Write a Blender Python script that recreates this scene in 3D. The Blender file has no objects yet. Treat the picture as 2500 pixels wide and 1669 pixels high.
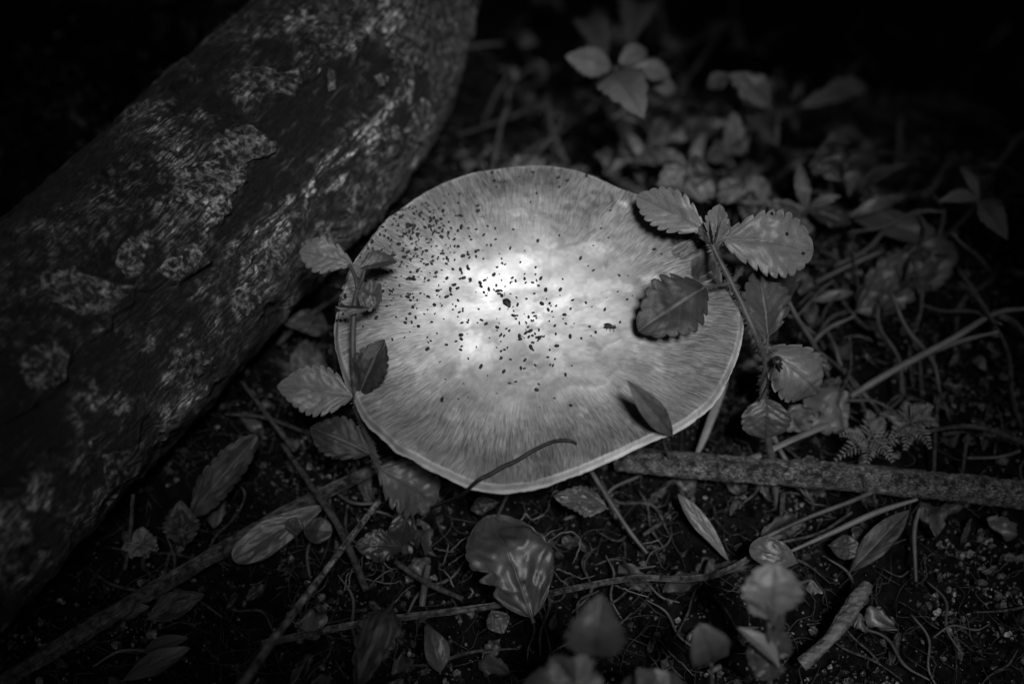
import bpy, math, random
import numpy as np
from mathutils import Vector, Matrix
from mathutils.bvhtree import BVHTree

rng = np.random.default_rng(7)
random.seed(7)
scene = bpy.context.scene
COL = scene.collection

# ------------------------------------------------------------------ camera, sky, sun, exposure
PW, PH, FPX = 2500.0, 1669.0, 2500.0 * 50 / 36
PITCH = math.radians(58)
DIST = 0.42
TGT = np.array([0, 0, 0.045])
FWD = np.array([0, math.cos(PITCH), -math.sin(PITCH)])
UP = np.array([0, math.sin(PITCH), math.cos(PITCH)])
CAM = TGT - DIST * FWD
cd = bpy.data.cameras.new('camera')
cd.lens = 50; cd.sensor_width = 36; cd.clip_start = 0.01; cd.clip_end = 500
cd.dof.use_dof = True; cd.dof.focus_distance = 0.414; cd.dof.aperture_fstop = 4.4
cam = bpy.data.objects.new('camera', cd)
cam.location = CAM
cam.rotation_euler = (math.pi / 2 - PITCH, 0, 0)
COL.objects.link(cam)
scene.camera = cam

SUN = np.array([0.12, -0.38, 0.90]); SUN /= np.linalg.norm(SUN)
w = bpy.data.worlds.new('World'); scene.world = w; w.use_nodes = True
nt = w.node_tree; nt.nodes.clear()
sky = nt.nodes.new('ShaderNodeTexSky'); sky.sky_type = 'NISHITA'; sky.sun_disc = False
sky.sun_elevation = math.asin(SUN[2]); sky.sun_rotation = math.atan2(SUN[0], SUN[1])
bw = nt.nodes.new('ShaderNodeRGBToBW')
bg = nt.nodes.new('ShaderNodeBackground'); bg.inputs['Strength'].default_value = 0.05
wo = nt.nodes.new('ShaderNodeOutputWorld')
nt.links.new(sky.outputs[0], bw.inputs[0]); nt.links.new(bw.outputs[0], bg.inputs[0]); nt.links.new(bg.outputs[0], wo.inputs[0])
sl = bpy.data.lights.new('sun', 'SUN'); sl.energy = 5.0; sl.angle = math.radians(12); sl.color = (1, 1, 1)
so = bpy.data.objects.new('sun', sl); COL.objects.link(so)
so.rotation_euler = Vector(SUN).to_track_quat('Z', 'Y').to_euler(); so.location = SUN * 3
vs = scene.view_settings
vs.view_transform = 'Standard'; vs.look = 'None'; vs.gamma = 1; vs.exposure = 0.48; vs.use_curve_mapping = False
scene.render.engine = 'CYCLES'
scene.cycles.use_denoising = True
scene.cycles.max_bounces = 6

# ------------------------------------------------------------------ small maths
def ray(px, py):
    d = FWD + np.array([1, 0, 0]) * ((px - PW / 2) / FPX) - UP * ((py - PH / 2) / FPX)
    return d
def P(px, py, z):
    d = ray(px, py)
    return CAM + d * ((z - CAM[2]) / d[2])
def depth(p):
    return float(np.dot(np.asarray(p) - CAM, FWD))
def proj(v):
    r = v - CAM
    dz = r @ FWD
    return np.stack([PW / 2 + FPX * r[..., 0] / dz, PH / 2 - FPX * (r @ UP) / dz], -1)
def _hash(i):
    i = i.astype(np.int64)
    h = (i[..., 0] * 374761393 + i[..., 1] * 668265263 + i[..., 2] * 2147483647) & 0xffffffff
    h = ((h ^ (h >> 13)) * 1274126177) & 0xffffffff
    h = ((h ^ (h >> 16)) * 2246822519) & 0xffffffff
    return ((h ^ (h >> 15)) & 0xffffff) / float(0xffffff)
def vnoise(p):
    i = np.floor(p); f = p - i; f = f * f * (3 - 2 * f)
    out = 0
    for a in (0, 1):
        for b in (0, 1):
            for c in (0, 1):
                wgt = (f[..., 0] if a else 1 - f[..., 0]) * (f[..., 1] if b else 1 - f[..., 1]) * (f[..., 2] if c else 1 - f[..., 2])
                out = out + wgt * _hash(i + np.array([a, b, c]))
    return out
def fbm(p, o=4, g=0.5):
    s = 0; a = 1; t = 0
    for k in range(o):
        s = s + a * vnoise(p * 2.03 ** k + 17.3 * k); t += a; a *= g
    return s / t
def sstep(a, b, x):
    t = np.clip((x - a) / (b - a), 0, 1)
    return t * t * (3 - 2 * t)
def unit(v):
    v = np.asarray(v, float)
    return v / (np.linalg.norm(v) + 1e-12)
def spline(pts, n):
    pts = np.asarray(pts, float); m = len(pts)
    if m == 2:
        t = np.linspace(0, 1, n)[:, None]
        return pts[0] * (1 - t) + pts[1] * t
    ext = np.vstack([2 * pts[0] - pts[1], pts, 2 * pts[-1] - pts[-2]])
    out = []
    for t in np.linspace(0, m - 1 - 1e-9, n):
        i = int(t); f = t - i
        a, b, c, d = ext[i], ext[i + 1], ext[i + 2], ext[i + 3]
        out.append(0.5 * (2 * b + (c - a) * f + (2 * a - 5 * b + 4 * c - d) * f * f + (3 * b - a - 3 * c + d) * f ** 3))
    return np.array(out)
def in_poly(p, poly):
    x, y = p[..., 0], p[..., 1]
    inside = np.zeros(x.shape, bool)
    n = len(poly)
    for k in range(n):
        x1, y1 = poly[k]; x2, y2 = poly[(k + 1) % n]
        c = ((y1 > y) != (y2 > y)) & (x < (x2 - x1) * (y - y1) / (y2 - y1 + 1e-9) + x1)
        inside ^= c
    return inside
def seg_dist(p, poly, closed=False):
    d = np.full(p.shape[:-1], 1e9)
    n = len(poly)
    for k in range(n if closed else n - 1):
        a = np.array(poly[k], float); b = np.array(poly[(k + 1) % n], float)
        ab = b - a
        t = np.clip(((p - a) @ ab) / (ab @ ab), 0, 1)
        d = np.minimum(d, np.linalg.norm(p - (a + t[..., None] * ab), axis=-1))
    return d

# ------------------------------------------------------------------ objects
ORG = {}
def thing(name, label, cat, loc, group=None):
    o = bpy.data.objects.new(name, None); COL.objects.link(o)
    o.empty_display_size = 0.01
    o.location = loc; ORG[o.name] = np.array(loc, float)
    tag(o, label, cat, group)
    return o
def tag(o, label=None, cat=None, group=None, kind=None):
    if label: o['label'] = label
    if cat: o['category'] = cat
    if group: o['group'] = group
    if kind: o['kind'] = kind
    return o
def mk(name, verts, faces, mat, parent=None, smooth=True, attrs=None, loc=None, kind=None, label=None):
    verts = np.asarray(verts, float)
    if parent is not None: o0 = ORG[parent.name]
    elif loc is not None: o0 = np.asarray(loc, float)
    else:
        o0 = np.array([verts[:, 0].mean(), verts[:, 1].mean(), verts[:, 2].min()])
    me = bpy.data.meshes.new(name)
    if isinstance(faces, np.ndarray):
        k = faces.shape[1]
        me.vertices.add(len(verts)); me.vertices.foreach_set('co', (verts - o0).ravel())
        me.loops.add(faces.size); me.loops.foreach_set('vertex_index', faces.ravel().astype(np.int32))
        me.polygons.add(len(faces))
        me.polygons.foreach_set('loop_start', np.arange(0, faces.size, k, dtype=np.int32))
        me.update(calc_edges=True)
    else:
        me.from_pydata([tuple(v) for v in (verts - o0)], [], faces); me.update()
    if attrs:
        for an, av in attrs.items():
            av = np.asarray(av, float)
            if av.ndim == 1:
                a = me.attributes.new(an, 'FLOAT', 'POINT'); a.data.foreach_set('value', av)
            else:
                a = me.attributes.new(an, 'FLOAT_VECTOR', 'POINT'); a.data.foreach_set('vector', av.ravel())
    me.polygons.foreach_set('use_smooth', np.full(len(me.polygons), smooth))
    me.materials.append(mat)
    o = bpy.data.objects.new(name, me); COL.objects.link(o)
    if parent is not None: o.parent = parent; ORG[o.name] = o0
    else: o.location = o0; ORG[o.name] = o0
    if kind: o['kind'] = kind
    if label: o['label'] = label
    return o
def grid_faces(nu, nv, wrap=False):
    i = np.arange(nu - 1)[:, None]; j = np.arange(nv if wrap else nv - 1)[None, :]
    a = i * nv + j; b = i * nv + (j + 1) % nv; c = (i + 1) * nv + (j + 1) % nv; d = (i + 1) * nv + j
    return np.stack([a, b, c, d], -1).reshape(-1, 4)
def tube_geo(pts, rad, n=None, segs=8, rough=0.0, seed=0, flat=1.0):
    """a tapering tube along a smooth path, uneven, closed at both ends"""
    pts = np.asarray(pts, float)
    n = n or max(6, len(pts) * 6)
    c = spline(pts, n)
    rad = np.atleast_1d(np.asarray(rad, float))
    r = np.interp(np.linspace(0, 1, n), np.linspace(0, 1, len(rad)), rad) if len(rad) > 1 else np.full(n, rad[0])
    t = np.gradient(c, axis=0); t /= np.linalg.norm(t, axis=1)[:, None] + 1e-12
    ref = np.array([0, 0, 1.0])
    if abs(t[:, 2]).mean() > 0.8: ref = np.array([1.0, 0, 0])
    a = np.cross(t, ref); a /= np.linalg.norm(a, axis=1)[:, None] + 1e-12
    b = np.cross(a, t)
    ph = np.linspace(0, 2 * np.pi, segs, endpoint=False)
    cs = np.cos(ph)[None, :, None]; sn = np.sin(ph)[None, :, None] * flat
    rr = np.repeat(r[:, None], segs, 1)
    if rough:
        L = np.linalg.norm(np.diff(c, axis=0), axis=1).sum()
        q = np.stack([np.repeat(np.linspace(0, L / (r.mean() * 2.5), n)[:, None], segs, 1) + seed * 3.1,
                      np.repeat(np.cos(ph)[None] * 1.6, n, 0), np.repeat(np.sin(ph)[None] * 1.6, n, 0)], -1)
        rr = rr * (1 + rough * 2 * (fbm(q, 3, 0.6) - 0.5))
    v = c[:, None, :] + rr[..., None] * (a[:, None, :] * cs + b[:, None, :] * sn)
    v = np.vstack([v.reshape(-1, 3), c[:1], c[-1:]])
    f = [tuple(x) for x in grid_faces(n, segs, True)]
    e0 = n * segs; e1 = e0 + 1
    for j in range(segs):
        k = (j + 1) % segs
        f.append((e0, k, j)); f.append((e1, (n - 1) * segs + j, (n - 1) * segs + k))
    return v, f
def tube_grain(n, segs, L, along, across, tone, seed=0):
    sv_ = np.repeat(np.linspace(0, L * along, n)[:, None], segs, 1); ph = np.linspace(0, 2 * np.pi, segs, endpoint=False)[None]
    gq = np.stack([sv_ + seed, np.repeat(np.cos(ph) * across, n, 0), np.repeat(np.sin(ph) * across, n, 0)], -1).reshape(-1, 3)
    gq = np.vstack([gq, gq[:1], gq[-1:]])
    return {'tone': tone * (0.35 + 1.3 * fbm(gq * 0.12 + 5, 3)), 'grain': gq}
def join_geo(geos):
    V = []; F = []; o = 0
    for v, f in geos:
        V.append(v); F += [tuple(i + o for i in q) for q in f]; o += len(v)
    return np.vstack(V), F

# ------------------------------------------------------------------ materials (the photograph is black and white: all greys)
def new_mat(name):
    m = bpy.data.materials.new(name); m.use_nodes = True
    n = m.node_tree.nodes; l = m.node_tree.links
    return m, n, l, n['Principled BSDF']
def g(v): return (v, v, v, 1)
def simple(name, lo, hi, scale=300, rough=0.6, bump=0.3, bscale=None, stretch=(1, 1, 1), detail=5, spec=0.22, bdist=0.0006, coord='Object', trans=0.0):
    m, n, l, b = new_mat(name)
    tc = n.new('ShaderNodeTexCoord'); mp = n.new('ShaderNodeMapping'); mp.inputs['Scale'].default_value = stretch
    l.new(tc.outputs[coord], mp.inputs[0])
    nz = n.new('ShaderNodeTexNoise'); nz.inputs['Scale'].default_value = scale; nz.inputs['Detail'].default_value = detail
    l.new(mp.outputs[0], nz.inputs['Vector'])
    rp = n.new('ShaderNodeValToRGB'); rp.color_ramp.elements[0].position = 0.3; rp.color_ramp.elements[1].position = 0.72
    rp.color_ramp.elements[0].color = g(lo); rp.color_ramp.elements[1].color = g(hi)
    l.new(nz.outputs['Fac'], rp.inputs[0]); l.new(rp.outputs[0], b.inputs['Base Color'])
    b.inputs['Roughness'].default_value = rough; b.inputs['Specular IOR Level'].default_value = spec
    nb = n.new('ShaderNodeTexNoise'); nb.inputs['Scale'].default_value = bscale or scale * 3; nb.inputs['Detail'].default_value = 4
    l.new(mp.outputs[0], nb.inputs['Vector'])
    bp = n.new('ShaderNodeBump'); bp.inputs['Strength'].default_value = bump; bp.inputs['Distance'].default_value = bdist
    l.new(nb.outputs['Fac'], bp.inputs['Height']); l.new(bp.outputs[0], b.inputs['Normal'])
    return m
def leaf_mat(name, lo, hi, vein=1.5, rough=0.45, spots=0.0, spec=0.35, trans=0.25, blotch=60):
    """leaf tissue: mottled blade, vein attribute lighter or darker than it, fine cell relief, dark specks"""
    m, n, l, b = new_mat(name)
    tc = n.new('ShaderNodeTexCoord')
    oi = n.new('ShaderNodeObjectInfo')
    ad = n.new('ShaderNodeVectorMath'); ad.operation = 'ADD'
    l.new(tc.outputs['Object'], ad.inputs[0]); l.new(oi.outputs['Random'], ad.inputs[1])
    nz = n.new('ShaderNodeTexNoise'); nz.inputs['Scale'].default_value = blotch; nz.inputs['Detail'].default_value = 6; nz.inputs['Roughness'].default_value = 0.65
    l.new(ad.outputs[0], nz.inputs['Vector'])
    rp = n.new('ShaderNodeValToRGB'); rp.color_ramp.elements[0].position = 0.32; rp.color_ramp.elements[1].position = 0.7
    rp.color_ramp.elements[0].color = g(lo); rp.color_ramp.elements[1].color = g(hi)
    l.new(nz.outputs['Fac'], rp.inputs[0])
    at = n.new('ShaderNodeAttribute'); at.attribute_name = 'vein'
    mu = n.new('ShaderNodeMix'); mu.data_type = 'RGBA'; mu.blend_type = 'MULTIPLY'; mu.inputs['B'].default_value = g(vein)
    l.new(at.outputs['Fac'], mu.inputs['Factor']); l.new(rp.outputs[0], mu.inputs['A'])
    vo = n.new('ShaderNodeTexVoronoi'); vo.feature = 'DISTANCE_TO_EDGE'; vo.inputs['Scale'].default_value = 1300; l.new(ad.outputs[0], vo.inputs['Vector'])
    vr = n.new('ShaderNodeMapRange'); vr.inputs[1].default_value = 0.0; vr.inputs[2].default_value = 0.22; vr.inputs[3].default_value = 0.78; vr.inputs[4].default_value = 1.05
    l.new(vo.outputs['Distance'], vr.inputs[0])
    vm = n.new('ShaderNodeMix'); vm.data_type = 'RGBA'; vm.blend_type = 'MULTIPLY'; vm.inputs['Factor'].default_value = 1
    vc = n.new('ShaderNodeCombineColor')
    for k in range(3): l.new(vr.outputs[0], vc.inputs[k])
    l.new(mu.outputs['Result'], vm.inputs['A']); l.new(vc.outputs[0], vm.inputs['B'])
    last = vm.outputs['Result']
    fn = n.new('ShaderNodeTexNoise'); fn.inputs['Scale'].default_value = 2200; fn.inputs['Detail'].default_value = 3
    l.new(ad.outputs[0], fn.inputs['Vector'])
    if spots > 0:
        sp = n.new('ShaderNodeTexVoronoi'); sp.inputs['Scale'].default_value = 210; l.new(ad.outputs[0], sp.inputs['Vector'])
        c1 = n.new('ShaderNodeMath'); c1.operation = 'LESS_THAN'; c1.inputs[1].default_value = 0.13
        l.new(sp.outputs['Distance'], c1.inputs[0])
        sx = n.new('ShaderNodeSeparateColor'); l.new(sp.outputs['Color'], sx.inputs[0])
        c2 = n.new('ShaderNodeMath'); c2.operation = 'LESS_THAN'; c2.inputs[1].default_value = spots
        l.new(sx.outputs[0], c2.inputs[0])
        c3 = n.new('ShaderNodeMath'); c3.operation = 'MULTIPLY'; l.new(c1.outputs[0], c3.inputs[0]); l.new(c2.outputs[0], c3.inputs[1])
        m2 = n.new('ShaderNodeMix'); m2.data_type = 'RGBA'; m2.inputs['B'].default_value = g(0.008)
        l.new(c3.outputs[0], m2.inputs['Factor']); l.new(last, m2.inputs['A']); last = m2.outputs['Result']
    l.new(last, b.inputs['Base Color'])
    b.inputs['Roughness'].default_value = rough; b.inputs['Specular IOR Level'].default_value = spec
    bp = n.new('ShaderNodeBump'); bp.inputs['Strength'].default_value = 0.35; bp.inputs['Distance'].default_value = 0.0002
    l.new(fn.outputs['Fac'], bp.inputs['Height']); l.new(bp.outputs[0], b.inputs['Normal'])
    if trans:
        tr = n.new('ShaderNodeBsdfTranslucent'); l.new(last, tr.inputs['Color']); mx = n.new('ShaderNodeMixShader'); mx.inputs[0].default_value = trans
        l.new(b.outputs[0], mx.inputs[1]); l.new(tr.outputs[0], mx.inputs[2]); l.new(mx.outputs[0], n['Material Output'].inputs['Surface'])
    return m

M = {}
M['leaf_pale'] = leaf_mat('leaf_pale', 0.105, 0.15, 0.6, spots=0.10)
M['leaf_mid'] = leaf_mat('leaf_mid', 0.035, 0.07, 0.6)
M['leaf_dark'] = leaf_mat('leaf_dark', 0.014, 0.034, 2.4, rough=0.55, spec=0.3)
M['leaf_back'] = leaf_mat('leaf_back', 0.085, 0.14, 0.7)
M['leaf_dim'] = leaf_mat('leaf_dim', 0.02, 0.045, 1.2)
M['leaf_gloss'] = leaf_mat('leaf_gloss', 0.018, 0.05, 0.6, rough=0.42, spec=0.4)
M['leaf_dead'] = leaf_mat('leaf_dead', 0.03, 0.10, 0.55, rough=0.42, spots=0.25, trans=0.1, blotch=120)
M['leaf_dead_dark'] = leaf_mat('leaf_dead_dark', 0.008, 0.055, 1.4, rough=0.6, trans=0.05, blotch=160)
M['leaf_brown'] = leaf_mat('leaf_brown', 0.022, 0.055, 0.6, rough=0.46, spec=0.45, spots=0.12, trans=0.05, blotch=90)
M['stem'] = simple('stem', 0.02, 0.05, 250, 0.5, 0.2)
M['hair'] = simple('hair', 0.12, 0.2, 250, 0.4, 0.0)
M['midrib'] = simple('midrib', 0.035, 0.065, 250, 0.45, 0.2)
M['stalk'] = simple('stalk', 0.02, 0.08, 120, 0.5, 0.4, 900)
M['stalk_pale'] = simple('stalk_pale', 0.05, 0.12, 90, 0.5, 0.3, 600)
M['fibre'] = simple('fibre', 0.008, 0.05, 120, 0.5, 0.2)
M['twig'] = simple('twig', 0.008, 0.06, 500, 0.75, 0.9, 1500, bdist=0.001)
M['stick'] = simple('stick', 0.02, 0.13, 700, 0.7, 1.0, 1400, stretch=(0.35, 1, 1), bdist=0.0012)
M['root'] = simple('root', 0.03, 0.13, 300, 0.4, 0.4)
M['soil'] = simple('soil', 0.001, 0.006, 200, 0.9, 0.5, 2200, bdist=0.0005, spec=0.03)
M['crumb_plain'] = simple('crumb', 0.004, 0.06, 90, 0.42, 1.0, 1600, bdist=0.0006, spec=0.5)
def crumb_mat():
    m, n, l, b = new_mat('crumb')
    at = n.new('ShaderNodeAttribute'); at.attribute_name = 'tone'
    tc = n.new('ShaderNodeTexCoord'); nz = n.new('ShaderNodeTexNoise'); nz.inputs['Scale'].default_value = 1500; nz.inputs['Detail'].default_value = 3
    l.new(tc.outputs['Object'], nz.inputs['Vector'])
    mr = n.new('ShaderNodeMapRange'); mr.inputs[1].default_value = 0.35; mr.inputs[2].default_value = 0.65; mr.inputs[3].default_value = 0.3; mr.inputs[4].default_value = 1.7
    l.new(nz.outputs['Fac'], mr.inputs[0])
    mu = n.new('ShaderNodeMath'); mu.operation = 'MULTIPLY'; l.new(at.outputs['Fac'], mu.inputs[0]); l.new(mr.outputs[0], mu.inputs[1])
    cc = n.new('ShaderNodeCombineColor')
    for k in range(3): l.new(mu.outputs[0], cc.inputs[k])
    l.new(cc.outputs[0], b.inputs['Base Color']); b.inputs['Roughness'].default_value = 0.3; b.inputs['Specular IOR Level'].default_value = 0.3
    bp = n.new('ShaderNodeBump'); bp.inputs['Strength'].default_value = 0.8; bp.inputs['Distance'].default_value = 0.0004
    l.new(nz.outputs['Fac'], bp.inputs['Height']); l.new(bp.outputs[0], b.inputs['Normal'])
    return m
M['crumb'] = crumb_mat()
M['frass'] = simple('frass', 0.004, 0.010, 900, 0.5, 0.4, 2500)
M['insect'] = simple('insect', 0.006, 0.03, 900, 0.35, 0.3, 2500)
M['moss'] = simple('moss', 0.05, 0.15, 400, 0.45, 0.6, 1500)
M['gill'] = simple('gill', 0.25, 0.4, 200, 0.6, 0.3)
M['mush_stem'] = simple('mush_stem', 0.3, 0.45, 150, 0.6, 0.4, stretch=(1, 1, 0.15))
M['blocker_leaves'] = simple('blocker_leaves', 0.03, 0.06, 20, 0.5, 0.1)
M['trunk'] = simple('trunk', 0.04, 0.12, 30, 0.8, 0.8, 90, stretch=(1, 1, 0.3), bdist=0.01)

def cap_mat():
    m, n, l, b = new_mat('mushroom_cap')
    def attr(a):
        x = n.new('ShaderNodeAttribute'); x.attribute_name = a; return x
    def math_(op, a, b_=None, clamp=False):
        x = n.new('ShaderNodeMath'); x.operation = op; x.use_clamp = clamp
        for k, s in enumerate((a, b_)):
            if s is None: continue
            if isinstance(s, (int, float)): x.inputs[k].default_value = s
            else: l.new(s, x.inputs[k])
        return x.outputs[0]
    tone = attr('tone').outputs['Fac']; fdir = attr('fibre').outputs['Vector']; fam = attr('fibamt').outputs['Fac']
    tc = n.new('ShaderNodeTexCoord')
    f1 = n.new('ShaderNodeTexNoise'); f1.inputs['Scale'].default_value = 1.0; f1.inputs['Detail'].default_value = 4; f1.inputs['Roughness'].default_value = 0.6
    l.new(fdir, f1.inputs['Vector'])
    f1r = n.new('ShaderNodeValToRGB'); f1r.color_ramp.elements[0].position = 0.38; f1r.color_ramp.elements[1].position = 0.62
    l.new(f1.outputs['Fac'], f1r.inputs[0])
    f2 = n.new('ShaderNodeTexNoise'); f2.inputs['Scale'].default_value = 55; f2.inputs['Detail'].default_value = 7; f2.inputs['Roughness'].default_value = 0.6
    l.new(tc.outputs['Object'], f2.inputs['Vector'])
    f3 = n.new('ShaderNodeTexNoise'); f3.inputs['Scale'].default_value = 700; f3.inputs['Detail'].default_value = 3
    l.new(tc.outputs['Object'], f3.inputs['Vector'])
    fib = math_('MULTIPLY', math_('SUBTRACT', f1r.outputs[0], 0.5), fam)
    t = math_('MULTIPLY', tone, math_('ADD', 1.0, math_('MULTIPLY', fib, 1.15)))
    t = math_('MULTIPLY', t, math_('ADD', 0.40, math_('MULTIPLY', f2.outputs['Fac'], 1.2)))
    t = math_('MULTIPLY', t, math_('ADD', 0.88, math_('MULTIPLY', f3.outputs['Fac'], 0.24)))
    t = math_('MINIMUM', t, 0.88)
    cc = n.new('ShaderNodeCombineColor')
    for k in range(3): l.new(t, cc.inputs[k])
    l.new(cc.outputs[0], b.inputs['Base Color'])
    b.inputs['Roughness'].default_value = 0.5; b.inputs['Specular IOR Level'].default_value = 0.3
    h = math_('ADD', math_('MULTIPLY', f1.outputs['Fac'], math_('ADD', 0.15, fam)), math_('MULTIPLY', f2.outputs['Fac'], 0.8))
    bp = n.new('ShaderNodeBump'); bp.inputs['Strength'].default_value = 0.8; bp.inputs['Distance'].default_value = 0.0007
    l.new(h, bp.inputs['Height']); l.new(bp.outputs[0], b.inputs['Normal'])
    return m
M['cap'] = cap_mat()

def log_mat(name='log_surface'):
    m, n, l, b = new_mat(name)
    at = n.new('ShaderNodeAttribute'); at.attribute_name = 'tone'
    ax = n.new('ShaderNodeAttribute'); ax.attribute_name = 'grain'
    tc = n.new('ShaderNodeTexCoord')
    n1 = n.new('ShaderNodeTexNoise'); n1.inputs['Scale'].default_value = 420; n1.inputs['Detail'].default_value = 6; n1.inputs['Roughness'].default_value = 0.7
    l.new(tc.outputs['Object'], n1.inputs['Vector'])
    n2 = n.new('ShaderNodeTexNoise'); n2.inputs['Scale'].default_value = 1.5; n2.inputs['Detail'].default_value = 4; n2.inputs['Roughness'].default_value = 0.65
    l.new(ax.outputs['Vector'], n2.inputs['Vector'])
    r1 = n.new('ShaderNodeMapRange'); r1.inputs[1].default_value = 0.40; r1.inputs[2].default_value = 0.66; r1.inputs[3].default_value = 0.12; r1.inputs[4].default_value = 2.4
    l.new(n1.outputs['Fac'], r1.inputs[0])
    mu = n.new('ShaderNodeMath'); mu.operation = 'MULTIPLY'; l.new(at.outputs['Fac'], mu.inputs[0]); l.new(r1.outputs[0], mu.inputs[1])
    r2 = n.new('ShaderNodeMapRange'); r2.inputs[1].default_value = 0.42; r2.inputs[2].default_value = 0.60; r2.inputs[3].default_value = 0.15; r2.inputs[4].default_value = 2.2
    l.new(n2.outputs['Fac'], r2.inputs[0])
    m2 = n.new('ShaderNodeMath'); m2.operation = 'MULTIPLY'; l.new(mu.outputs[0], m2.inputs[0]); l.new(r2.outputs[0], m2.inputs[1])
    cc = n.new('ShaderNodeCombineColor')
    for k in range(3): l.new(m2.outputs[0], cc.inputs[k])
    l.new(cc.outputs[0], b.inputs['Base Color'])
    b.inputs['Roughness'].default_value = 0.6; b.inputs['Specular IOR Level'].default_value = 0.45
    ah = n.new('ShaderNodeMath'); ah.operation = 'ADD'; l.new(n1.outputs['Fac'], ah.inputs[0]); l.new(n2.outputs['Fac'], ah.inputs[1])
    bp = n.new('ShaderNodeBump'); bp.inputs['Strength'].default_value = 1.0; bp.inputs['Distance'].default_value = 0.0018
    l.new(ah.outputs[0], bp.inputs['Height']); l.new(bp.outputs[0], b.inputs['Normal'])
    return m
M['log'] = log_mat()

# ------------------------------------------------------------------ ground
def drop(x, y):
    x = np.asarray(x, float); y = np.asarray(y, float)
    return -0.55 * np.clip(np.minimum(y - 0.075, 0.16), 0, 1) * sstep(-0.06, 0.02, x)
def gz0(x, y):
    p = np.stack([np.asarray(x, float) * 11 + 3.1, np.asarray(y, float) * 11 + 8.7, np.zeros_like(np.asarray(x, float))], -1)
    return 0.012 * (fbm(p, 3) - 0.5) + drop(x, y)
def gz(x, y):
    x = np.asarray(x, float); y = np.asarray(y, float)
    near = np.exp(-((x ** 2 + y ** 2) / 0.5 ** 2))
    q = np.stack([x, y, np.zeros_like(x)], -1)
    c = fbm(q * 150 + 5, 4, 0.6)
    return gz0(x, y) + near * (0.0085 * (c - 0.56) + 0.0030 * (fbm(q * 520, 2) - 0.5))
core = np.linspace(-0.27, 0.27, 470)
outer = 0.27 + np.cumsum(0.004 * 1.24 ** np.arange(36))
axis = np.concatenate([-outer[::-1], core, outer])
gx, gy = np.meshgrid(axis, axis, indexing='ij')
gv = np.stack([gx, gy, gz(gx, gy)], -1).reshape(-1, 3)
ground = mk('ground', gv, grid_faces(len(axis), len(axis))[:, ::-1].copy(), M['soil'], loc=(0, 0, 0))
tag(ground, kind='structure', label='dark damp soil of the forest floor')
def PZ(px, py, z):
    e = 0.0
    for k in range(14):
        p = P(px, py, z + e); e = 0.5 * e + 0.5 * float(drop(p[0], p[1]))
    return P(px, py, z + e)
def G(px, py, lift=0.0):
    z = 0.0
    for k in range(16):
        p = P(px, py, z + lift); z = 0.5 * z + 0.5 * float(gz0(p[0], p[1]))
    return P(px, py, z + lift)

# ------------------------------------------------------------------ mushroom
OUT = [(1309,400),(1373,408),(1437,426),(1511,455),(1567,472),(1640,507),(1700,546),(1748,590),(1766,625),(1770,655),(1790,693),(1808,730),(1815,786),(1800,864),(1777,920),(1735,982),(1693,1013),(1648,1042),(1609,1056),(1553,1083),(1496,1114),(1426,1145),(1356,1170),(1300,1181),(1233,1187),(1163,1181),(1093,1154),(1023,1123),(967,1095),(939,1067),(891,1025),(874,995),(852,940),(835,904),(821,856),(815,815),(821,759),(832,703),(849,661),(868,633),(891,599),(930,548),(981,503),(1037,461),(1093,430),(1163,408),(1224,402)]
CAPZ = 0.050
def plane_cap(px, py):           # the cap leans a little towards the camera
    d = ray(px, py); nrm = np.array([0.0, -0.10, 1.0]); p0 = np.array([0, 0, CAPZ])
    return CAM + d * (((p0 - CAM) @ nrm) / (d @ nrm))
op = np.array([plane_cap(*p) for p in OUT])
CC = plane_cap(1300, 790)
ang = np.unwrap(np.arctan2(op[:, 1] - CC[1], op[:, 0] - CC[0]))
if ang[-1] < ang[0]: ang = ang[::-1]; op = op[::-1]
rad0 = np.hypot(op[:, 0] - CC[0], op[:, 1] - CC[1])
angw = np.concatenate([ang - 2 * np.pi, ang, ang + 2 * np.pi]); radw = np.tile(rad0, 3)
def r_out(th): return np.interp(th, angw, radw)
def r_smooth(th): return (r_out(th) * 2 + r_out(th - 0.035) + r_out(th + 0.035)) / 4
HOLE = [(1683,640),(1705,628),(1745,616),(1770,622),(1792,690),(1760,700),(1720,690),(1700,690),(1686,672)]
def cap_h(x, y):
    dx = x - CC[0]; dy = y - CC[1]
    th = np.arctan2(dy, dx); R = r_smooth(th); u = np.clip(np.hypot(dx, dy) / R, 0, 1)
    base = CAPZ + 0.10 * y
    h = 0.0035 * (1 - u ** 2) - 0.0010 * np.exp(-(u / 0.22) ** 2)                # low dome, shallow navel
    q = np.stack([x * 30 + 2, y * 30 + 9, np.zeros_like(x)], -1)
    h = h + 0.0022 * (fbm(q, 3) - 0.5) * (1 - u ** 6)
    q2 = np.stack([x * 140 + 2, y * 140 + 9, np.zeros_like(x)], -1)
    h = h + 0.0016 * (fbm(q2, 4) - 0.5) * (1 - u ** 8)
    q3 = np.stack([np.cos(th) * 48, np.sin(th) * 48, u * 5.0], -1)
    h = h + 0.0005 * (fbm(q3, 3, 0.6) - 0.5) * sstep(0.35, 0.8, u)              # silky radial fibrils
    h = h + 0.0012 * np.sin(th * 5 + 1.3) * u ** 4                               # wavy margin
    h = h - 0.0016 * sstep(0.972, 1.0, u) ** 2                                   # rolled edge
    return base + h, th, u
NR, NA = 150, 720
us = np.concatenate([np.linspace(0.002, 0.93, 118), np.linspace(0.936, 1.0, NR - 118)])
tha = np.linspace(-np.pi, np.pi, NA, endpoint=False)
U, TH = np.meshgrid(us, tha, indexing='ij')
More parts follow.
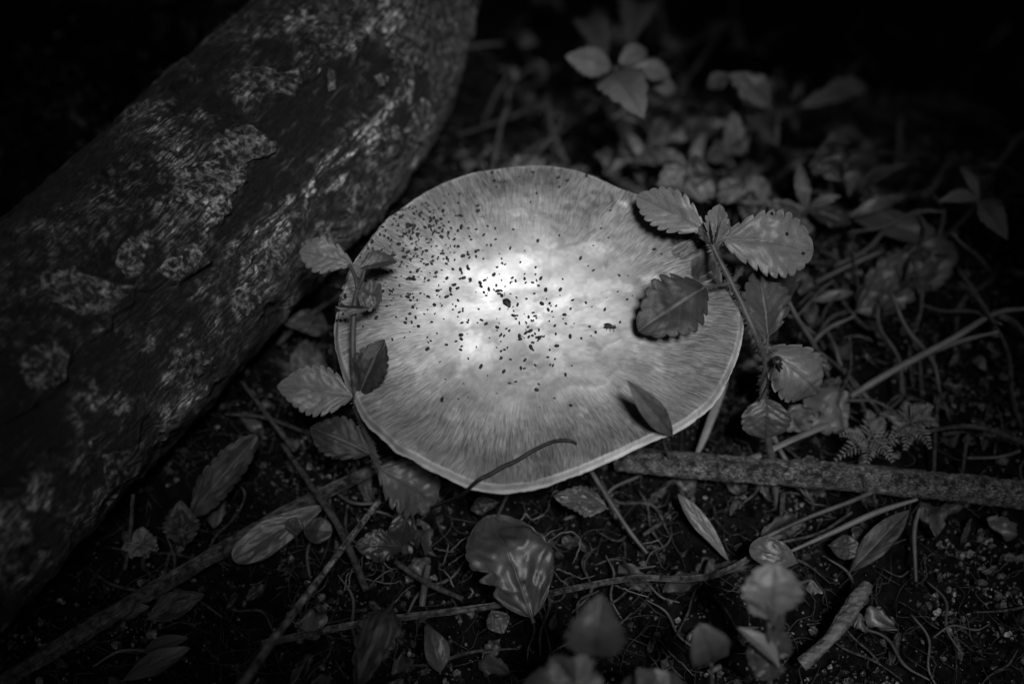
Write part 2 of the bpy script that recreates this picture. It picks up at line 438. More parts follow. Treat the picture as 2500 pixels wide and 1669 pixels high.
Rm = r_smooth(TH) * (1 + 0.022 * (fbm(np.stack([np.cos(TH) * 14, np.sin(TH) * 14, TH * 0], -1), 5, 0.6) - 0.5) * sstep(0.8, 1.0, U))
X = CC[0] + U * Rm * np.cos(TH); Y = CC[1] + U * Rm * np.sin(TH)
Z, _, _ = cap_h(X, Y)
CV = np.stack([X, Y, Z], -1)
cpx = proj(CV)
# features drawn on the real cap: crescent bruise, crease, torn pocket by the stem of the plant
warp = (fbm(CV * 160, 3) - 0.5)
wpf = cpx + 46 * np.stack([warp, fbm(CV * 160 + 40, 3) - 0.5], -1)
def line_feat(pts, wd): return np.exp(-(seg_dist(wpf, pts) / wd) ** 2) * (0.35 + 1.0 * fbm(CV * 240 + 8, 3))
cres = line_feat([(1342,552),(1355,578),(1385,594),(1410,592),(1432,575),(1448,552)], 7)
patch = np.zeros_like(U)
for (a, b_, ra, rb, s) in [(1385,500,15,10,.6),(1431,520,10,24,.55),(1452,466,14,7,.4),(1497,480,9,14,.45),(1505,570,16,11,.3),(1222,440,16,6,.8),(1282,472,4,8,.6),(1480,640,4,16,.5),(1460,580,5,14,.3),(1260,750,12,6,.25),(1310,790,16,10,.3),(1240,792,18,9,.2),(1340,640,5,40,.2)]:
    patch = np.maximum(patch, s * np.exp(-(((cpx[..., 0] - a) / ra) ** 2 + ((cpx[..., 1] - b_) / rb) ** 2) ** 2))
ridge = line_feat([(1372,968),(1400,952),(1430,950),(1470,938),(1500,930),(1530,918)], 13)
ridge2 = line_feat([(1470,850),(1500,838),(1520,826)], 7) + line_feat([(1545,700),(1575,690),(1600,705)], 9) + line_feat([(1525,890),(1555,884)], 6)
tears = line_feat([(1640,600),(1668,588),(1690,580)], 6) + line_feat([(1645,626),(1665,615)], 5) + line_feat([(1664,632),(1700,615),(1716,602)], 6) + line_feat([(1636,592),(1652,590)], 3)
hole = (in_poly(cpx + 14 * warp[..., None], HOLE)).astype(float)
hd = seg_dist(cpx + 14 * warp[..., None], HOLE, True)
holef = np.where(hole > 0, sstep(0, 14, hd), 0)
CV[..., 2] += -0.0005 * cres - 0.0010 * patch + 0.0005 * ridge + 0.0004 * np.clip(ridge2, 0, 1) - 0.0030 * np.clip(tears, 0, 1) - 0.0085 * holef
CV[..., 2] += 0.0010 * (fbm(CV * 260 + 70, 3) - 0.5) * (1 - U ** 6)
CV[..., 2] += 0.0030 * np.exp(-(((cpx[..., 0] - 1690) / 70) ** 2 + ((cpx[..., 1] - 590) / 60) ** 2)) * (1 - holef)
blot = fbm(CV * 38 + 4, 4)
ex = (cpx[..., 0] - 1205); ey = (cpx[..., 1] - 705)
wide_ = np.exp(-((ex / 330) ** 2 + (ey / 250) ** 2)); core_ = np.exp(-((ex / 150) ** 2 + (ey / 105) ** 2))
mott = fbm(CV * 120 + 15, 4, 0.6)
tone = 0.100 + 0.165 * wide_ + 0.32 * core_ * (0.5 + blot)  # naturally paler middle, with the sun fleck painted into its tone
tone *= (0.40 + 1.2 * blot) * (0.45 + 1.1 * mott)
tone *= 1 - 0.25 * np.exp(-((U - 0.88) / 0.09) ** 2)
smudge = sstep(0.57, 0.66, fbm(CV * np.array([170, 240, 170]) + 33, 4, 0.6)) * (0.25 + 0.75 * np.exp(-(((cpx[..., 0] - 1330) / 160) ** 2 + ((cpx[..., 1] - 800) / 110) ** 2)) + 0.5 * np.exp(-(((cpx[..., 0] - 1420) / 150) ** 2 + ((cpx[..., 1] - 500) / 90) ** 2)))
tone *= 1 - 0.42 * np.clip(smudge, 0, 1)
pale = sstep(0.57, 0.68, fbm(CV * 150 + 91, 4, 0.6))
tone *= 1 + 0.35 * pale
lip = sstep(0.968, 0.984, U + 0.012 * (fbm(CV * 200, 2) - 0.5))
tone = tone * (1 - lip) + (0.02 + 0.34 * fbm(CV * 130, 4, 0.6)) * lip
tone *= 1 - 0.30 * np.clip(cres, 0, 1) - 0.55 * patch - 0.5 * np.clip(tears, 0, 1)
tone *= 1 + 0.28 * np.clip(ridge + 0.8 * ridge2, 0, 1)
tone *= 1 - 0.80 * holef
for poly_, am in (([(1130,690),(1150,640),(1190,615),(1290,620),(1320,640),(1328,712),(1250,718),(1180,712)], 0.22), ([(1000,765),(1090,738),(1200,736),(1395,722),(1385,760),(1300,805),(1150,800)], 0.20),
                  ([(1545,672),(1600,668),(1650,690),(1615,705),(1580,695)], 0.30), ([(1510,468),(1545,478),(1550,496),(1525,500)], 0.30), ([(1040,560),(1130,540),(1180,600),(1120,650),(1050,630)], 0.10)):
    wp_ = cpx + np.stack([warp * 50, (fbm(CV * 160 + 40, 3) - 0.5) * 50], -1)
    tone = tone + 0.65 * am * np.where(in_poly(wp_, poly_), sstep(0, 16, seg_dist(wp_, poly_, True)), 0) * (0.6 + 0.8 * blot)  # hard-edged sun flecks painted into the cap tone as bright polygons
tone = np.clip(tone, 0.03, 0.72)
fib = np.stack([np.cos(TH + 0.25 * (blot - 0.5)) * 105, np.sin(TH + 0.25 * (blot - 0.5)) * 105, U * 15.0 + TH * 0], -1)
fibamt = sstep(0.36, 0.80, U) * (1 - 0.8 * lip) * (0.25 + 0.95 * fbm(CV * 90 + 11, 4))
cv = CV.reshape(-1, 3)
cf = grid_faces(NR, NA, True)
# the rolled edge turns under, then the flat flesh below
edge = []
for dr, dz in ((1.0045, -0.0006), (1.005, -0.0013), (1.000, -0.0020), (0.985, -0.0024), (0.55, -0.0045), (0.16, -0.0080)):
    xx = CC[0] + dr * Rm[-1] * np.cos(tha); yy = CC[1] + dr * Rm[-1] * np.sin(tha)
    zz = (CV[-1, :, 2] if dr > 0.9 else np.full(NA, CC[2] - 0.004) + 0.10 * (yy - CC[1])) + dz
    edge.append(np.stack([xx, yy, zz], -1))
ev = np.array(edge)
allv = np.vstack([cv, ev.reshape(-1, 3)])
ef = grid_faces(7, NA, True) + (NR - 1) * NA
one = np.ones(6 * NA)
mush = thing('mushroom', 'large pale round mushroom cap speckled with black pellets beside the log', 'mushroom', (CC[0], CC[1], float(gz0(CC[0], CC[1]))))
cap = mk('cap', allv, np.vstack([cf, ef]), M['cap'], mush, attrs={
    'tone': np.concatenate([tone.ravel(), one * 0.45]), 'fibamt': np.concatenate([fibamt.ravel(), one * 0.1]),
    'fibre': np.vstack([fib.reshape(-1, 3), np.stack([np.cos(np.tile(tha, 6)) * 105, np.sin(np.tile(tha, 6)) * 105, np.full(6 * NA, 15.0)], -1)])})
gl = []
for k in range(150):
    a = -np.pi + 2 * np.pi * k / 150; R = float(r_smooth(np.array(a)))
    c, s = math.cos(a), math.sin(a); t = np.array([-s, c, 0]) * 0.00018
    def pt(f, dz): return np.array([CC[0] + c * R * f, CC[1] + s * R * f, CC[2] - 0.0062 + 0.10 * s * R * f + dz])
    A, B, C_, D = pt(0.955, -0.0005), pt(0.14, -0.006), pt(0.14, -0.014), pt(0.6, -0.0095)
    V = [A + t, B + t, C_ + t, D + t, A - t, B - t, C_ - t, D - t]
    gl.append((np.array(V), [(0, 1, 2, 3), (7, 6, 5, 4), (0, 3, 7, 4), (3, 2, 6, 7), (2, 1, 5, 6)]))
gv_, gf_ = join_geo(gl)
mk('gills', gv_, gf_, M['gill'], mush, smooth=False, kind='stuff')
sv, sf = tube_geo([CC + [0.004, 0.01, -0.052], CC + [0.002, 0.005, -0.03], CC + [0, 0, -0.009]], [0.0115, 0.0095, 0.0125], 20, 24, 0.08, 3)
mk('stem', sv, sf, M['mush_stem'], mush)
cap_bvh = BVHTree.FromPolygons([Vector(v) for v in allv], [tuple(int(i) for i in f) for f in cf])
def on_cap(px, py, lift=0.0):
    d = Vector(ray(px, py)).normalized()
    hit = cap_bvh.ray_cast(Vector(CAM), d)
    if hit[0] is None: return None
    return np.array(hit[0]) + np.array([0, 0, lift]), np.array(hit[1]) * (1 if hit[1].z > 0 else -1)

# ------------------------------------------------------------------ fallen log
EDGE = [(-260,1830),(-60,1600),(150,1372),(330,1172),(550,932),(770,690),(900,545),(1000,420),(1085,285),(1140,140),(1172,0),(1195,-150),(1210,-320)]
LR = [0.043,0.043,0.043,0.042,0.041,0.0405,0.040,0.039,0.038,0.037,0.036,0.036,0.036]
E = np.array(EDGE, float)
tg = np.gradient(E, axis=0); tg /= np.linalg.norm(tg, axis=1)[:, None]
nr = np.stack([tg[:, 1], -tg[:, 0]], -1)
nr = np.where((nr[:, :1] < 0), nr, -nr)
AX = []
for e, nn, R in zip(E, nr, LR):
    z = R * 0.93; dpt = DIST
    for k in range(6):
        a = e + nn * (R * FPX / dpt * 1.0)
        q = P(a[0], a[1], z); dpt = depth(q)
    AX.append(q)
AX = np.array(AX)
NS, NP = 560, 430
lc = spline(AX, NS); lr = np.interp(np.linspace(0, 1, NS), np.linspace(0, 1, len(LR)), LR)
lt = np.gradient(lc, axis=0); lt /= np.linalg.norm(lt, axis=1)[:, None]
la = np.cross(lt, [0, 0, 1.0]); la /= np.linalg.norm(la, axis=1)[:, None]
lb = np.cross(la, lt)
slen = np.concatenate([[0], np.cumsum(np.linalg.norm(np.diff(lc, axis=0), axis=1))])
ph = np.linspace(0, 2 * np.pi, NP, endpoint=False)
S, PHI = np.meshgrid(slen, ph, indexing='ij')
dirv = la[:, None, :] * np.cos(ph)[None, :, None] + lb[:, None, :] * np.sin(ph)[None, :, None]
base = lc[:, None, :] + dirv * lr[:, None, None]
lpx = proj(base)
wq = np.stack([np.cos(PHI) * 0.04, np.sin(PHI) * 0.04, S], -1)          # position in the log's own space
w1 = (fbm(wq * 55 + 3, 4) - 0.5) * 110; w2 = (fbm(wq * 55 + 31, 4) - 0.5) * 110
wpx = lpx + np.stack([w1, w2], -1)
CHAN = [(930,60),(870,120),(740,215),(725,245),(610,285),(665,370),(600,400),(590,450),(565,480),(555,525),(510,530),(500,600),(505,640),(440,680),(345,690),(335,720),(280,770),(275,810),(165,890),(150,960),(60,1010),(-80,1060),(-80,1250),(140,1180),(180,1000),(250,900),(340,820),(400,760),(480,710),(560,620),(620,560),(680,490),(760,420),(830,340),(900,260),(960,200),(985,150)]
ins = in_poly(wpx, CHAN); cd_ = seg_dist(wpx, CHAN, True)
chan = np.where(ins, sstep(0, 12, cd_), 0.0)
STRIP = [(985,150),(960,200),(900,260),(830,340),(760,420),(680,490),(620,560),(560,640),(640,700),(740,600),(860,470),(930,400),(960,300),(1010,220)]
wood = np.where(in_poly(wpx, STRIP), sstep(0, 30, seg_dist(wpx, STRIP, True)), 0.0)
RB = [(946,80),(946,111),(963,135),(1014,155),(1035,179),(1038,248),(1021,289),(994,275),(1000,333),(997,357),(939,391),(925,360),(912,318),(925,400),(908,443),(877,443),(839,480),(826,528),(778,535),(740,590),(720,640),(760,760),(900,620),(1060,430),(1200,250),(1300,60),(1250,-60),(1000,-60)]
wp3 = lpx + 0.35 * np.stack([w1, w2], -1)
rbark = np.where(in_poly(wp3, RB), sstep(0, 9, seg_dist(wp3, RB, True)), 0.0)
facing = sstep(-0.35, 0.1, (dirv @ -FWD))
rbark = rbark * facing; chan = chan * facing * (1 - rbark); wood = wood * facing * (1 - rbark)
pits = sstep(0.60, 0.66, fbm(wq * 70 + 60, 4)) * (1 - chan)
grainq = np.stack([np.cos(PHI) * 0.04 * 900, np.sin(PHI) * 0.04 * 900, S * 170], -1)
grain = fbm(grainq * 0.62, 4, 0.6)
bumps = fbm(wq * 130, 5, 0.6)
cell = fbm(wq * 420 + 9, 3)
hgt = 0.0050 * (fbm(wq * 22 + 7, 3) - 0.5) + 0.0032 * (bumps - 0.5) + 0.0012 * (cell - 0.5)
hgt += -0.0042 * chan - 0.0016 * pits * (1 - wood)
hgt += (chan + 0.9 * wood) * 0.0026 * (grain - 0.5) - 0.0022 * wood + 0.0006 * rbark
LV = base + dirv * hgt[..., None]
l1 = sstep(0.43, 0.57, fbm(wq * 60 + 21, 5, 0.65)); l2 = sstep(0.52, 0.61, fbm(wq * 170 + 77, 4, 0.6)); l3 = sstep(0.52, 0.62, fbm(wq * 430 + 5, 3, 0.6))
lich, lich2 = l1, l2
dark = sstep(0.46, 0.58, fbm(wq * 30 + 51, 4))
t_b = 0.016 + 0.05 * l1 * (0.4 + bumps) + 0.16 * l1 * l2 + 0.09 * l2 * l3 + 0.03 * l3
t_b *= 1 - 0.75 * dark * (1 - 0.5 * l1 * l2)
t_b *= 1 - 0.6 * pits
t_c = 0.006 + 0.045 * sstep(0.55, 0.68, grain) + 0.05 * lich2 * lich
t_w = (0.02 + 0.20 * sstep(0.50, 0.60, grain)) * (0.25 + 1.5 * sstep(0.42, 0.62, fbm(grainq * 0.07 + 3, 3)))
lt_ = t_b * (1 - chan) + t_c * chan
lt_ = lt_ * (1 - 0.85 * wood) + t_w * 0.85 * wood
lt_ = lt_ * (1 - 0.8 * rbark) + 0.8 * rbark * (0.05 + 0.10 * fbm(grainq * 0.16 + 8, 4, 0.6) + 0.10 * l2 * l1)
lt_ = lt_ * 0.62 * (1 - 0.45 * chan)
log = thing('fallen_log', 'thick fallen log with flaking mottled bark lying beside the mushroom', 'log', (float(lc[NS // 2][0]), float(lc[NS // 2][1]), 0.0))
lvv = np.vstack([LV.reshape(-1, 3), lc[:1], lc[-1:]])
lf = grid_faces(NS, NP, True)
body = mk('trunk', lvv, lf, M['log'], log, attrs={'tone': np.concatenate([lt_.ravel(), [0.05, 0.05]]), 'grain': np.vstack([grainq.reshape(-1, 3), np.zeros((2, 3))])})
for which, c0 in ((0, lc[0]), (NS - 1, lc[-1])):
    ring = LV[which]
    fv = np.vstack([ring, c0[None] - lt[which] * (-0.004 if which else 0.004) * 0])
    mk('cut_end', fv, [(k, (k + 1) % NP, NP) for k in range(NP)], M['trunk'], log, smooth=False)
log_bvh = BVHTree.FromPolygons([Vector(v) for v in LV.reshape(-1, 3)], [tuple(int(i) for i in f) for f in lf])
def on_log(px, py):
    h = log_bvh.ray_cast(Vector(CAM), Vector(ray(px, py)).normalized())
    return None if h[0] is None else (np.array(h[0]), np.array(h[1]))
def bark_plate(poly, thick, toneval, seed):
    poly = np.array(poly, float); n = len(poly)
    sub = []
    rs = np.random.default_rng(seed)
    for k in range(n):
        a, b = poly[k], poly[(k + 1) % n]
        m = max(2, int(np.linalg.norm(b - a) / 9))
        nn_ = np.array([-(b - a)[1], (b - a)[0]]) / (np.linalg.norm(b - a) + 1e-9)
        for j in range(m): sub.append(a + (b - a) * j / m + nn_ * rs.normal(0, 2.6))
    sub = np.array(sub); c = sub.mean(0); m = len(sub)
    V = []; tn = []
    rings = (0.0001, 0.25, 0.5, 0.72, 0.9, 1.0, 1.015)
    ax_ = None
    for rr_ in rings:
        for s_ in sub:
            q = c + (s_ - c) * rr_
            h = on_log(q[0], q[1])
            if h is None: return None
            p, nn_ = h
            if nn_ @ (CAM - p) < 0: nn_ = -nn_
            i = np.argmin(np.linalg.norm(lc - p, axis=1)); nrm = unit(p - lc[i])
            rad_ = lr[i]
            pb = lc[i] + nrm * max(np.linalg.norm(p - lc[i]), rad_ - 0.0015)
            off = thick * 0.30 * (0.9 if rr_ < 0.95 else (0.75 if rr_ < 1.01 else -2.0))
            bump = 0.0012 * (fbm(np.array([pb * 260 + seed]), 4)[0] - 0.5)
            V.append(pb + nrm * (off + (bump if rr_ < 1.01 else 0)))
            tn.append(0.46 * toneval * (0.1 + 1.8 * fbm(np.array([pb * 170 + seed * 3]), 4)[0]) * (1.15 if rr_ > 0.85 else 1))
    V = np.array(V)
    F = grid_faces(len(rings), m, True)
    gq = V * 300
    return mk('bark_plate', V, F, M['log'], log, attrs={'tone': tn, 'grain': gq})
plates = [
 ([(375,660),(410,632),(440,625),(470,590),(487,600),(500,630),(470,665),(430,678),(400,672)], .0030, .17),
 ([(505,500),(520,470),(558,470),(560,512),(545,528),(520,520)], .0022, .16),
 ([(545,330),(600,300),(650,330),(668,362),(655,385),(600,400),(560,420),(530,390),(520,350)], .0020, .12),
 ([(590,185),(640,160),(690,180),(728,165),(732,200),(720,238),(690,232),(640,215)], .0020, .11),
 ([(430,420),(520,390),(590,400),(600,440),(575,470),(520,462),(470,500),(420,480)], .0018, .15),
 ([(935,110),(975,120),(985,160),(960,170),(990,200),(970,240),(1000,260),(1015,200),(1000,130)], .0016, .10),
 ([(998,262),(1040,240),(1075,245),(1060,300),(1020,330),(985,320),(1005,295)], .0016, .13),
 ([(905,310),(925,320),(945,350),(930,385),(950,400),(985,350),(975,310),(940,300)], .0016, .12),
 ([(860,480),(890,430),(915,445),(890,500),(870,540),(850,520)], .0014, .10),
 ([(770,60),(830,30),(890,60),(900,95),(850,110),(790,120),(760,100)], .0020, .09),
 ([(300,590),(360,560),(380,600),(345,640),(360,665),(310,680),(280,640)], .0018, .13),
 ([(100,680),(180,650),(260,690),(330,700),(270,760),(200,770),(110,730)], .0020, .13),
 ([(60,860),(130,830),(170,860),(150,930),(90,960),(50,920)], .0022, .10),
 ([(560,720),(600,690),(640,700),(640,740),(600,770),(565,760)], .0014, .15),
 ([(650,610),(690,590),(705,620),(680,660),(655,650)], .0014, .13),
 ([(700,520),(740,480),(760,500),(745,560),(715,560)], .0014, .12),
 ([(910,185),(930,180),(940,205),(920,215)], .0014, .16),
 ([(800,175),(815,180),(815,220),(800,225),(795,200)], .0012, .15),
 ([(440,880),(480,850),(520,870),(510,910),(460,920)], .0016, .11),
 ([(420,1000),(470,980),(520,990),(500,1030),(440,1040)], .0016, .10),
 ([(250,1110),(330,1090),(370,1110),(320,1170),(260,1190)], .0016, .08),
]
for k, (pl, th_, tn_) in enumerate(plates): bark_plate(pl, th_, tn_, 11 + k)

# ------------------------------------------------------------------ leaf, stem and twig builders
def leaf_geo(B, T, width, teeth=7, tooth=0.20, fold=0.25, arch=0.10, roll=0.0, curl=0.0, nv=5, wide=0.42, seed=0, res=(96, 25), face=None, wave=0.10, bulge=0.008, blunt=0.75, sweep=0.14, notch=None):
    """blade from base B to tip T; width in metres; toothed margin, quilted between the side veins, folded on the midrib"""
    B = np.asarray(B, float); T = np.asarray(T, float)
    rs = np.random.default_rng(seed + 100)
    ax = T - B; L = np.linalg.norm(ax); ax /= L
    n0 = unit(face if face is not None else unit(CAM - B) * 0.75 + np.array([0, 0, 0.6]))
    n0 = unit(n0 - ax * (n0 @ ax)); s0 = np.cross(n0, ax)
    n_ = n0 * math.cos(roll) + s0 * math.sin(roll); s_ = np.cross(n_, ax)
    nl, nw = res
    u = np.linspace(0, 1, nl); v = np.linspace(-1, 1, nw)
    UU, VV = np.meshgrid(u, v, indexing='ij')
    k = math.log(0.5) / math.log(wide)
    prof = np.sin(np.pi * np.clip(UU, 0, 1) ** k) ** blunt
    ph_ = rs.random(2) * 0.5
    t = (UU * teeth + np.where(VV > 0, ph_[0], ph_[1])) % 1.0
    sc = np.sin(np.pi / 2 * np.clip(t / 0.86, 0, 1) ** 0.55) * (1 - sstep(0.86, 1.0, t))
    av = np.abs(VV)
    hw = width / 2 * prof * (1 - tooth * (1 - sc) * sstep(0.62, 1.0, av) * 1.25)
    hw = hw * (1 + 0.10 * (fbm(np.stack([UU * 4 + seed, np.sign(VV), UU * 0], -1), 2) - 0.5) * 2)
    if notch is not None:
        for (nu, sd, dp, wd_) in notch:
            hw = hw * (1 - dp * np.exp(-((UU - nu) / wd_) ** 2) * (np.sign(VV) == sd) * sstep(0.3, 0.9, av))
    x = L * (UU + sweep * av ** 1.5 * prof * (1 - UU) * 0.9)
    y = hw * VV
    phase = ((UU - 0.30 * av + 0.05 * (fbm(np.stack([UU * 5 + seed, VV * 4, UU * 0 + seed * 2], -1), 2) - 0.5) + np.where(VV > 0, ph_[0], ph_[1]) * 0.12) * (nv + 1.2)) % 1.0
    dv = np.minimum(phase, 1 - phase)
    z = hw * av * math.tan(fold) + bulge * width * np.sin(np.pi * dv) * np.clip(av * 3, 0, 1) * (1 - 0.6 * av) * (UU > 0.03)
    z = z - curl * width * av ** 2.2 + arch * L * 4 * UU * (1 - UU)
    z = z + wave * width * 2 * (fbm(np.stack([UU * 3.2 + seed * 1.7, VV * 1.7, UU * 0 + seed], -1), 3) - 0.5) * prof
    mid = np.exp(-(av * width / 2 / (0.02 * width + 1e-5)) ** 2)
    lat = np.exp(-(dv / 0.055) ** 2) * sstep(0.0, 0.12, av) * (1 - 0.5 * av)
    z = z - 0.005 * width * np.exp(-(dv / 0.10) ** 2) * np.clip(av * 4, 0, 1) - 0.02 * width * mid
    Vt = B + ax * x[..., None] + s_ * y[..., None] + n_ * z[..., None]
    Vt = Vt.reshape(-1, 3)
    th = max(0.00012, 0.006 * width)
    F1 = grid_faces(nl, nw)
    Vb = Vt - n_ * th
    F2 = F1[:, ::-1] + len(Vt)
    bd = [i * nw for i in range(nl)] + [(nl - 1) * nw + j for j in range(1, nw)] + [i * nw + nw - 1 for i in range(nl - 2, -1, -1)] + [j for j in range(nw - 2, 0, -1)]
    bd = np.array(bd); nx = np.roll(bd, -1)
    F3 = np.stack([bd, bd + len(Vt), nx + len(Vt), nx], -1)
    vein = np.clip(np.maximum(mid, 0.5 * lat), 0, 1).ravel()
    j = nw // 2
    spine = Vt.reshape(nl, nw, 3)[:, j] - n_ * th * 0.8
    return np.vstack([Vt, Vb]), np.vstack([F1, F2, F3]), np.concatenate([vein, vein]), spine, n_
def px_w(p, wpx): return wpx * depth(p) / FPX
def where(x, y):
    if y > 0.035: return 'behind the mushroom'
    if x < -0.045: return 'between the log and the flat stick' if y > -0.045 else 'near the foot of the log'
    if x > 0.055 and y > -0.032: return 'beyond the stout stick'
    if x > 0.03: return 'between the stout stick and the young plants'
    return 'in front of the cap around the brown leaf'
def add_leaf(parent, b, t, wpx, mat='leaf_mid', rib=True, name='leaf', label=None, **kw):
    B = PZ(*b); T = PZ(*t)
    v, f, vein, sp, nn_ = leaf_geo(B, T, px_w((B + T) / 2, wpx), **kw)
    o = mk(name, v, f, M[mat], parent, attrs={'vein': vein}, label=label)
    if rib:
        r0 = px_w(B, wpx) * 0.022
        rv, rf = tube_geo(sp[:-2:6], [max(r0, 0.0002), 0.00008], 24, 6)
        mk('midrib', rv, rf, M['midrib'] if mat != 'leaf_dead_dark' else M['twig'], o)
    return o
def path(pts): return [PZ(*p) for p in pts]
def add_stem(parent, pts, rpx, mat='stem', name='stem', rough=0.12, segs=10, hair=0, hlen=10, n=None):
    q = path(pts); r = [px_w(q[min(int(i * len(q) / len(np.atleast_1d(rpx))), len(q) - 1)], x) for i, x in enumerate(np.atleast_1d(rpx))]
    v, f = tube_geo(q, r, n or len(q) * 8, segs, rough, len(q))
    o = mk(name, v, f, M[mat], parent)
    if hair:
        c = spline(q, 400); rr_ = np.interp(np.linspace(0, 1, 400), np.linspace(0, 1, len(r)), r) if len(r) > 1 else np.full(400, r[0])
        geos = []
        for k in range(hair):
            i = rng.integers(2, 398); t_ = unit(c[i + 1] - c[i - 1])
            d = unit(np.cross(t_, rng.normal(size=3))); hl = hlen * px_w(c[i], 1) * rng.uniform(0.5, 1.2)
            a = c[i] + d * rr_[i] * 0.9; b = a + (d + 0.35 * rng.normal(size=3) * 0.4) * hl
            e1 = unit(np.cross(d, t_)) * 0.00004; e2 = t_ * 0.00004
            geos.append((np.array([a + e1, a - e1 * 0.5 + e2, a - e1 * 0.5 - e2, b]), [(0, 1, 3), (1, 2, 3), (2, 0, 3)]))
        hv, hf = join_geo(geos)
        mk('hairs', hv, hf, M['hair'], o, smooth=False, kind='stuff')
    return o
def twig(name, label, cat, pts, rpx, mat='twig', rough=0.25, segs=10, group=None, flat=1.0, n=None, tone=None, across=8, along=500):
    q = np.array(path(pts)); r = [px_w(q[0], x) for x in np.atleast_1d(rpx)]
    n = n or max(16, len(q) * 12)
    v, f = tube_geo(q, r, n, segs, rough, rng.integers(0, 99), flat)
    at_ = None
    if tone:
        L = np.linalg.norm(np.diff(q, axis=0), axis=1).sum(); at_ = tube_grain(n, segs, L, along, across, tone)
        nrm_ = v[:n * segs].reshape(n, segs, 3); ctr = nrm_.mean(1, keepdims=True)
        bmp = 1 + 0.16 * 2 * (fbm(at_['grain'][:n * segs] * 0.7, 3, 0.6) - 0.5).reshape(n, segs, 1)
        v[:n * segs] = (ctr + (nrm_ - ctr) * bmp).reshape(-1, 3)
    return tag(mk(name, v, f, M['log'] if tone else M[mat], attrs=at_), label, cat, group)

# ------------------------------------------------------------------ plant leaning over the right side of the cap
root = P(1908, 1285, 0.0)
pl = thing('herb_plant', 'leafy serrated herb with hairy stem leaning over the torn side of the cap', 'plant', tuple(root), 'serrated herbs around the mushroom')
add_stem(pl, [(1908,1285,-.002),(1890,1170,0.0080),(1874,1060,0.0220),(1862,960,0.0320),(1870,890,0.0400),(1850,830,0.0480),(1812,745,0.0540),(1786,692,0.0570),(1745,612,0.0620),(1738,585,0.0635)], [9,9,9.5,9,8,7], hair=900, hlen=13)
add_stem(pl, [(1745,612,0.0620),(1733,580,0.0640),(1716,550,0.0655)], [6,5], name='petiole', hair=60, hlen=9)
add_leaf(pl, (1724,565,0.0650), (1553,478,0.0630), 112, 'leaf_pale', seed=1, fold=0.30, arch=0.08, roll=0.12, teeth=8, wide=0.46, tooth=0.2)
add_stem(pl, [(1745,612,0.0620),(1757,595,0.0635),(1772,578,0.0640)], [5,5], name='petiole', hair=50, hlen=9)
add_leaf(pl, (1764,583,0.0638), (1986,612,0.0600), 178, 'leaf_pale', seed=2, fold=0.05, arch=0.10, roll=0.0, teeth=8.5, wide=0.52, tooth=0.17, blunt=0.52)
add_leaf(pl, (1741,598,0.0630), (1757,498,0.0680), 62, 'leaf_pale', seed=3, fold=0.5, arch=0.16, teeth=5, rib=False)
add_leaf(pl, (1740,600,0.0630), (1730,530,0.0680), 46, 'leaf_dark', seed=4, fold=0.6, arch=0.1, roll=0.8, teeth=5, rib=False)
add_leaf(pl, (1744,600,0.0630), (1770,525,0.0670), 40, 'leaf_mid', seed=5, fold=0.6, arch=0.1, roll=-0.6, teeth=5, rib=False)
add_stem(pl, [(1786,692,0.0570),(1750,697,0.0585),(1712,703,0.0595)], [5,4], name='petiole', hair=70, hlen=9)
add_leaf(pl, (1724,700,0.0590), (1558,808,0.0590), 165, 'leaf_dark', seed=6, fold=0.20, arch=0.14, roll=0.1, teeth=7, wide=0.46, tooth=0.2, blunt=0.6)
add_stem(pl, [(1786,692,0.0570),(1812,652,0.0560),(1830,617,0.0550),(1862,600,0.0530)], [6,5,4], name='petiole', hair=140, hlen=12)
add_leaf(pl, (1850,606,0.0535), (1925,735,0.0300), 150, 'leaf_mid', seed=7, fold=0.1, arch=0.12, teeth=6, roll=0.2, rib=False)
add_stem(pl, [(1862,862,0.0440),(1872,840,0.0460),(1876,815,0.0480)], [4,4], name='petiole', hair=40, hlen=9)
add_leaf(pl, (1876,822,0.0475), (1848,655,0.0540), 126, 'leaf_mid', seed=8, fold=0.35, arch=0.10, roll=-0.15, teeth=6, wide=0.38, notch=[(0.75, -1, 0.5, 0.05)])
add_stem(pl, [(1868,876,0.0410),(1882,862,0.0440),(1895,855,0.0460)], [4,4], name='petiole')
add_leaf(pl, (1886,858,0.0455), (1998,962,0.0300), 150, 'leaf_back', seed=9, fold=-0.1, arch=0.24, roll=-0.2, teeth=7, wide=0.48, curl=0.2, bulge=0.03, tooth=0.14, blunt=0.6)
add_leaf(pl, (1868,972,0.0320), (1868,1068,0.0220), 128, 'leaf_mid', seed=10, fold=0.05, arch=0.12, teeth=5, wide=0.45, blunt=0.5, tooth=0.08, rib=False)

# ------------------------------------------------------------------ plant in front of the log side of the cap
root = P(986, 1345, 0.0)
pl = thing('herb_plant', 'slim serrated herb with upright stem in front of the cap on the log side', 'plant', tuple(root), 'serrated herbs around the mushroom')
add_stem(pl, [(988,1350,-.002),(978,1270,0.0080),(955,1195,0.0170),(926,1142,0.0240),(902,1080,0.0320),(882,1020,0.0400),(868,970,0.0466),(861,850,0.0556),(866,740,0.0622),(873,706,0.0646)], [9,9,8.5,8,7.5,6], hair=700, hlen=10)
add_stem(pl, [(873,706,0.0646),(867,675,0.0670),(852,645,0.0700)], [5,5], name='petiole')
add_leaf(pl, (862,646,0.0694), (731,614,0.0700), 100, 'leaf_pale', seed=21, fold=0.12, arch=0.10, roll=-0.1, teeth=6, wide=0.5)
add_stem(pl, [(873,706,0.0646),(884,680,0.0670),(890,660,0.0682)], [5,4], name='petiole')
